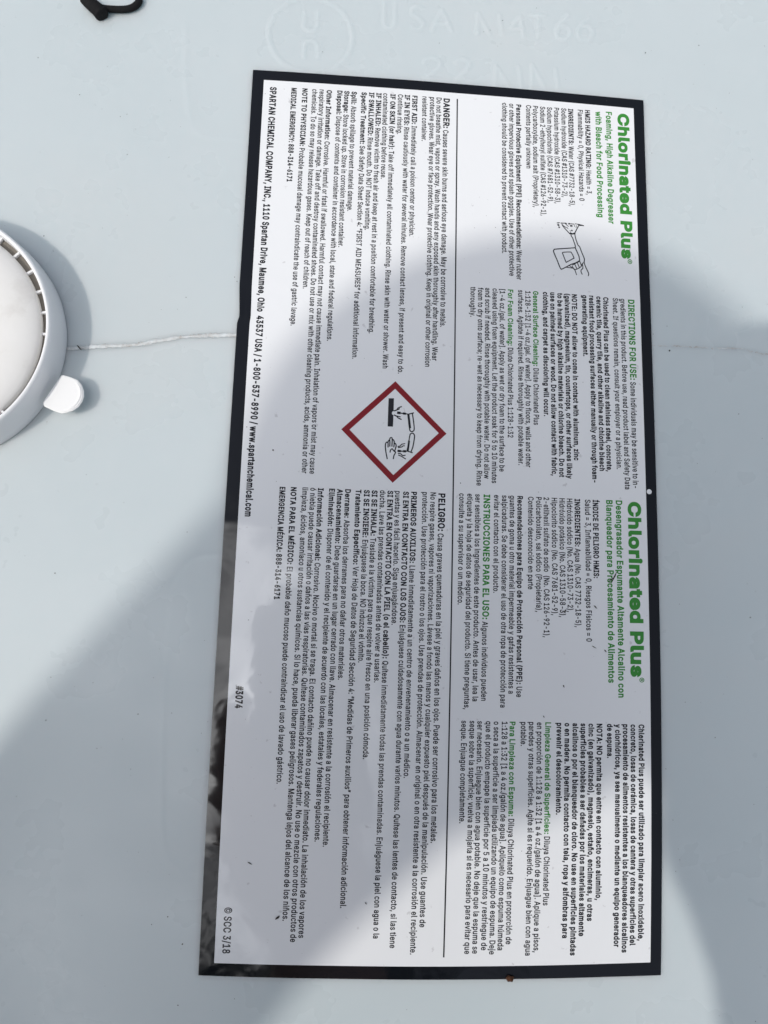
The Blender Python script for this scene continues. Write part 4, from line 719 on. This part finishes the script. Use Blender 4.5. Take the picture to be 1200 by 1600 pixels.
for k in range(430):
    x = rnd.uniform(-150, 115); y = rnd.uniform(-155, 195)
    if math.hypot(x-ccx, y-ccy) < RB+1: continue
    r_ = min(.09*math.exp(rnd.gauss(0, .55)), .34); el = rnd.uniform(.5, 1); an = rnd.uniform(0, 6.3)
    inl = abs(x) < HW+2 and abs(y) < HH+2
    z = .42 if inl else .16
    b0 = len(vs); m2 = 6
    for i in range(m2):
        a = 2*math.pi*i/m2; rr2 = r_*rnd.uniform(.7, 1.2); px_, py_ = math.cos(a)*rr2, math.sin(a)*rr2*el
        vs.append(((x+px_*math.cos(an)-py_*math.sin(an))*MM, (y+px_*math.sin(an)+py_*math.cos(an))*MM, (z-.1)*MM))
    vs.append((x*MM, y*MM, (z+r_*.6)*MM))
    fs += [(b0+i, b0+(i+1) % m2, b0+m2) for i in range(m2)]
do = link('dirt_specks', vs, fs, M_dirt, smooth=False)
tag(do, 'fine dark grit scattered over label and drum head', 'grit', 'stuff')
# ------------------------------------------------------------------ the photographer who leans over the drum and shades it
def skin_figure(name, chains, m, levels=2):
    bm = bmesh.new(); lay_ = bm.verts.layers.skin.verify(); vd = {}
    for nm, (x, y, z, r_) in chains[0].items():
        v = bm.verts.new((x*MM, y*MM, z*MM)); r2_ = r_ if isinstance(r_, tuple) else (r_, r_)
        v[lay_].radius = (r2_[0]*MM, r2_[1]*MM); vd[nm] = v
    for a, b_ in chains[1]: bm.edges.new((vd[a], vd[b_]))
    vd[chains[2]][lay_].use_root = True
    me = bpy.data.meshes.new(name); bm.to_mesh(me); bm.free()
    for q in m: me.materials.append(q)
    o = bpy.data.objects.new(name, me); COL.objects.link(o)
    s_ = o.modifiers.new('skin', 'SKIN'); s_.use_smooth_shade = True
    u = o.modifiers.new('sub', 'SUBSURF'); u.levels = levels; u.render_levels = levels
    dg = bpy.context.evaluated_depsgraph_get(); dg.update()
    ev = o.evaluated_get(dg); m2 = bpy.data.meshes.new_from_object(ev, depsgraph=dg)
    o.modifiers.clear(); o.data = m2
    m2.polygons.foreach_set('use_smooth', [True]*len(m2.polygons))
    return o
N_ = {
 'pelvis': (-300, -440, -150, (150, 110)), 'waist': (-290, -385, 20, (135, 95)), 'chest': (-298, -335, 165, (145, 98)), 'upper': (-345, -325, 280, (105, 78)),
 'neck0': (-368, -300, 340, 58), 'neck1': (-366, -250, 390, 54), 'jaw': (-345, -214, 430, (62, 64)), 'mid': (-334, -182, 475, (72, 82)), 'crown': (-328, -160, 530, (64, 72)), 'top': (-332, -160, 570, (30, 34)),
 'nose': (-285, -100, 455, 13),
 'nose': (-283, -118, 462, 12),
 'hpr': (-215, -455, -170, 85), 'knr': (-200, -430, -480, 58), 'anr': (-200, -470, -800, 42), 'ftr': (-185, -370, -832, 34),
 'hpl': (-395, -430, -170, 85), 'knl': (-400, -400, -480, 58), 'anl': (-405, -440, -800, 42), 'ftl': (-390, -340, -832, 34),
 'shr': (-195, -385, 285, 56), 'elr': (-40, -425, 110, 43), 'fmr': (-8, -312, 160, 36), 'wrr': (-30, -208, 212, 26), 'par': (-52, -168, 226, 31), 'pal2': (-74, -134, 234, 27),
 'f1a': (-90, -108, 244, 10), 'f1b': (-92, -86, 250, 9), 'f2a': (-90, -134, 247, 9), 'f2b': (-103, -124, 258, 8), 'f3a': (-88, -152, 246, 9), 'f3b': (-101, -146, 257, 8), 'f4a': (-82, -168, 244, 8), 'f4b': (-94, -166, 254, 7),
 'th0': (-24, -150, 244, 11), 'th1': (-12, -122, 256, 9), 'th2': (-20, -100, 262, 8),
 'shl': (-500, -330, 275, 56), 'ell': (-480, -380, 70, 43), 'fml': (-380, -310, 42, 36), 'wrl': (-275, -235, 25, 25), 'pal': (-240, -215, 17, (32, 15)), 'plf': (-205, -200, 12, (26, 9))}
E_ = [('pelvis', 'waist'), ('waist', 'chest'), ('chest', 'upper'), ('upper', 'neck0'), ('neck0', 'neck1'), ('neck1', 'jaw'), ('jaw', 'mid'), ('mid', 'crown'), ('crown', 'top'), ('mid', 'nose'), ('pelvis', 'hpr'), ('hpr', 'knr'), ('knr', 'anr'), ('anr', 'ftr'), ('pelvis', 'hpl'), ('hpl', 'knl'), ('knl', 'anl'), ('anl', 'ftl'),
 ('upper', 'shr'), ('shr', 'elr'), ('elr', 'fmr'), ('fmr', 'wrr'), ('wrr', 'par'), ('par', 'pal2'), ('pal2', 'f1a'), ('f1a', 'f1b'), ('pal2', 'f2a'), ('f2a', 'f2b'), ('par', 'f3a'), ('f3a', 'f3b'), ('par', 'f4a'), ('f4a', 'f4b'), ('par', 'th0'), ('th0', 'th1'), ('th1', 'th2'),
 ('upper', 'shl'), ('shl', 'ell'), ('ell', 'fml'), ('fml', 'wrl'), ('wrl', 'pal'), ('pal', 'plf')]
person = skin_figure('person', (N_, E_, 'pelvis'), [M_skin, M_cloth])
for p in person.data.polygons:
    c = p.center/MM
    sleeve = not (c.z > 372 and c.x > -420 and c.x < -230) and not (c.x > -120 and c.y > -262 and c.z > 150) and not (c.x > -280 and c.x < -180 and c.y > -260 and c.z < 60)
    p.material_index = 1 if sleeve else 0
tag(person, 'person leaning over the drum with a phone, casting the soft shade on the label', 'person')
bm = bmesh.new(); bmesh.ops.create_uvsphere(bm, u_segments=32, v_segments=20, radius=1)
bmesh.ops.delete(bm, geom=[v for v in bm.verts if v.co.z < -.25], context='VERTS')
for v in bm.verts: v.co = Vector((-336+v.co.x*78, -177+v.co.y*90, 508+v.co.z*84))*MM
me = bpy.data.meshes.new('hair'); bm.to_mesh(me); bm.free(); me.materials.append(M_hair)
me.polygons.foreach_set('use_smooth', [True]*len(me.polygons))
hair = bpy.data.objects.new('hair', me); COL.objects.link(hair); hair.parent = person
bm = bmesh.new(); bmesh.ops.create_cube(bm, size=1)
for v in bm.verts: v.co = Vector((v.co.x*72, v.co.y*150, v.co.z*8))*MM
bmesh.ops.bevel(bm, geom=[e for e in bm.edges if abs(e.verts[0].co.z-e.verts[1].co.z) > 4*MM], offset=11*MM, segments=5, affect='EDGES')
bmesh.ops.bevel(bm, geom=[e for e in bm.edges if len(e.link_faces) == 2 and e.calc_face_angle(0) > 1.2], offset=1.5*MM, segments=2, affect='EDGES')
me = bpy.data.meshes.new('smartphone'); bm.to_mesh(me); bm.free(); me.materials.append(M_phone)
phone = bpy.data.objects.new('smartphone', me); COL.objects.link(phone)
phone.matrix_world = cam.matrix_world @ Matrix.Translation(Vector((-11, -52, 7))*MM)
tag(phone, 'dark smartphone held above the drum by the leaning person', 'phone')

# ------------------------------------------------------------------ the tree overhead, mirrored in the gloss of the label
tree = bpy.data.objects.new('tree', None); COL.objects.link(tree); tree.location = (0.9, -4.2, -0.86)
tag(tree, 'leafy tree standing past the drum, mirrored in the glossy label corner', 'tree')
M_leaf = mat('leaf', (.055, .10, .03), .45, .4); M_bark = mat('bark', (.12, .09, .065), .9, .2)
def tube_m(path, rads, seg=10):
    vs, fs = tube([Vector(q)*1000 for q in path], [r_*1000 for r_ in rads], seg); return vs, fs
limbs = [([(0, 0, 0), (.05, .1, 1.4), (-.1, .3, 2.8), (-.3, .8, 4.0)], [.16, .13, .11, .08])]
tips = []
rg = random.Random(21)
for k in range(13):
    a = rg.uniform(-2.6, 1.2); e = Vector((-1.15+1.15*math.cos(a)*rg.uniform(.3, 1), 2.45+.95*math.sin(a)*rg.uniform(.2, 1.0), rg.uniform(4.5, 6.0)))
    s_ = Vector((-.25, .6, 3.6)); mid_ = s_.lerp(e, .55)+Vector((0, 0, .25))
    limbs.append(([tuple(s_), tuple(mid_), tuple(e)], [.05, .03, .012])); tips += [e, mid_.lerp(e, .5)]
for e in ((-1.45, 1.75, 5.0), (-1.75, 1.35, 5.2), (-1.2, 1.25, 5.1), (-1.5, .95, 4.9), (-1.05, 1.9, 5.3), (-1.4, 2.0, 5.2), (-1.3, 1.6, 4.8)):
    s_ = Vector((-.25, .6, 3.6)); limbs.append(([tuple(s_), tuple(s_.lerp(Vector(e), .6)+Vector((0, 0, .2))), e], [.05, .03, .012])); tips.append(Vector(e))
vs, fs = [], []
for pth, rd in limbs:
    v1, f1 = tube_m(pth, rd, 8); k_ = len(vs); vs += v1; fs += [tuple(i+k_ for i in f) for f in f1]
link('trunk', vs, fs, M_bark, tree)
vs, fs = [], []
for ti_, tp_ in enumerate(tips):
    for k in range(620 if ti_ >= 26 else 170):
        c = tp_+Vector((rg.gauss(0, .24), rg.gauss(0, .24), rg.gauss(0, .18))); L_ = rg.uniform(.05, .10)
        q = Vector((rg.gauss(0, 1), rg.gauss(0, 1), rg.gauss(0, .6))).normalized(); r_ = q.cross(Vector((rg.gauss(0, 1), rg.gauss(0, 1), rg.gauss(0, 1)))).normalized()
        k_ = len(vs); vs += [tuple(c-q*L_*.5), tuple(c+r_*L_*.32), tuple(c+q*L_*.5), tuple(c-r_*L_*.32)]; fs.append((k_, k_+1, k_+2, k_+3))
link('crown', vs, fs, M_leaf, tree, smooth=False)

# the yard floor the drum and the photographer stand on
M_ground = mat('concrete', (.30, .29, .275), .9, .2)
gn = noise(M_ground, 3, 8, .65); n, l, b = nodes(M_ground)
gr = ramp(M_ground, gn.outputs[0], [(.3, (.24, .235, .22)), (.7, (.36, .35, .33))]); l.new(gr.outputs[0], b.inputs['Base Color'])
go = link('ground', [(-40, -40, -.868), (40, -40, -.868), (40, 40, -.868), (-40, 40, -.868)], [(0, 1, 2, 3)], M_ground); go['kind'] = 'structure'
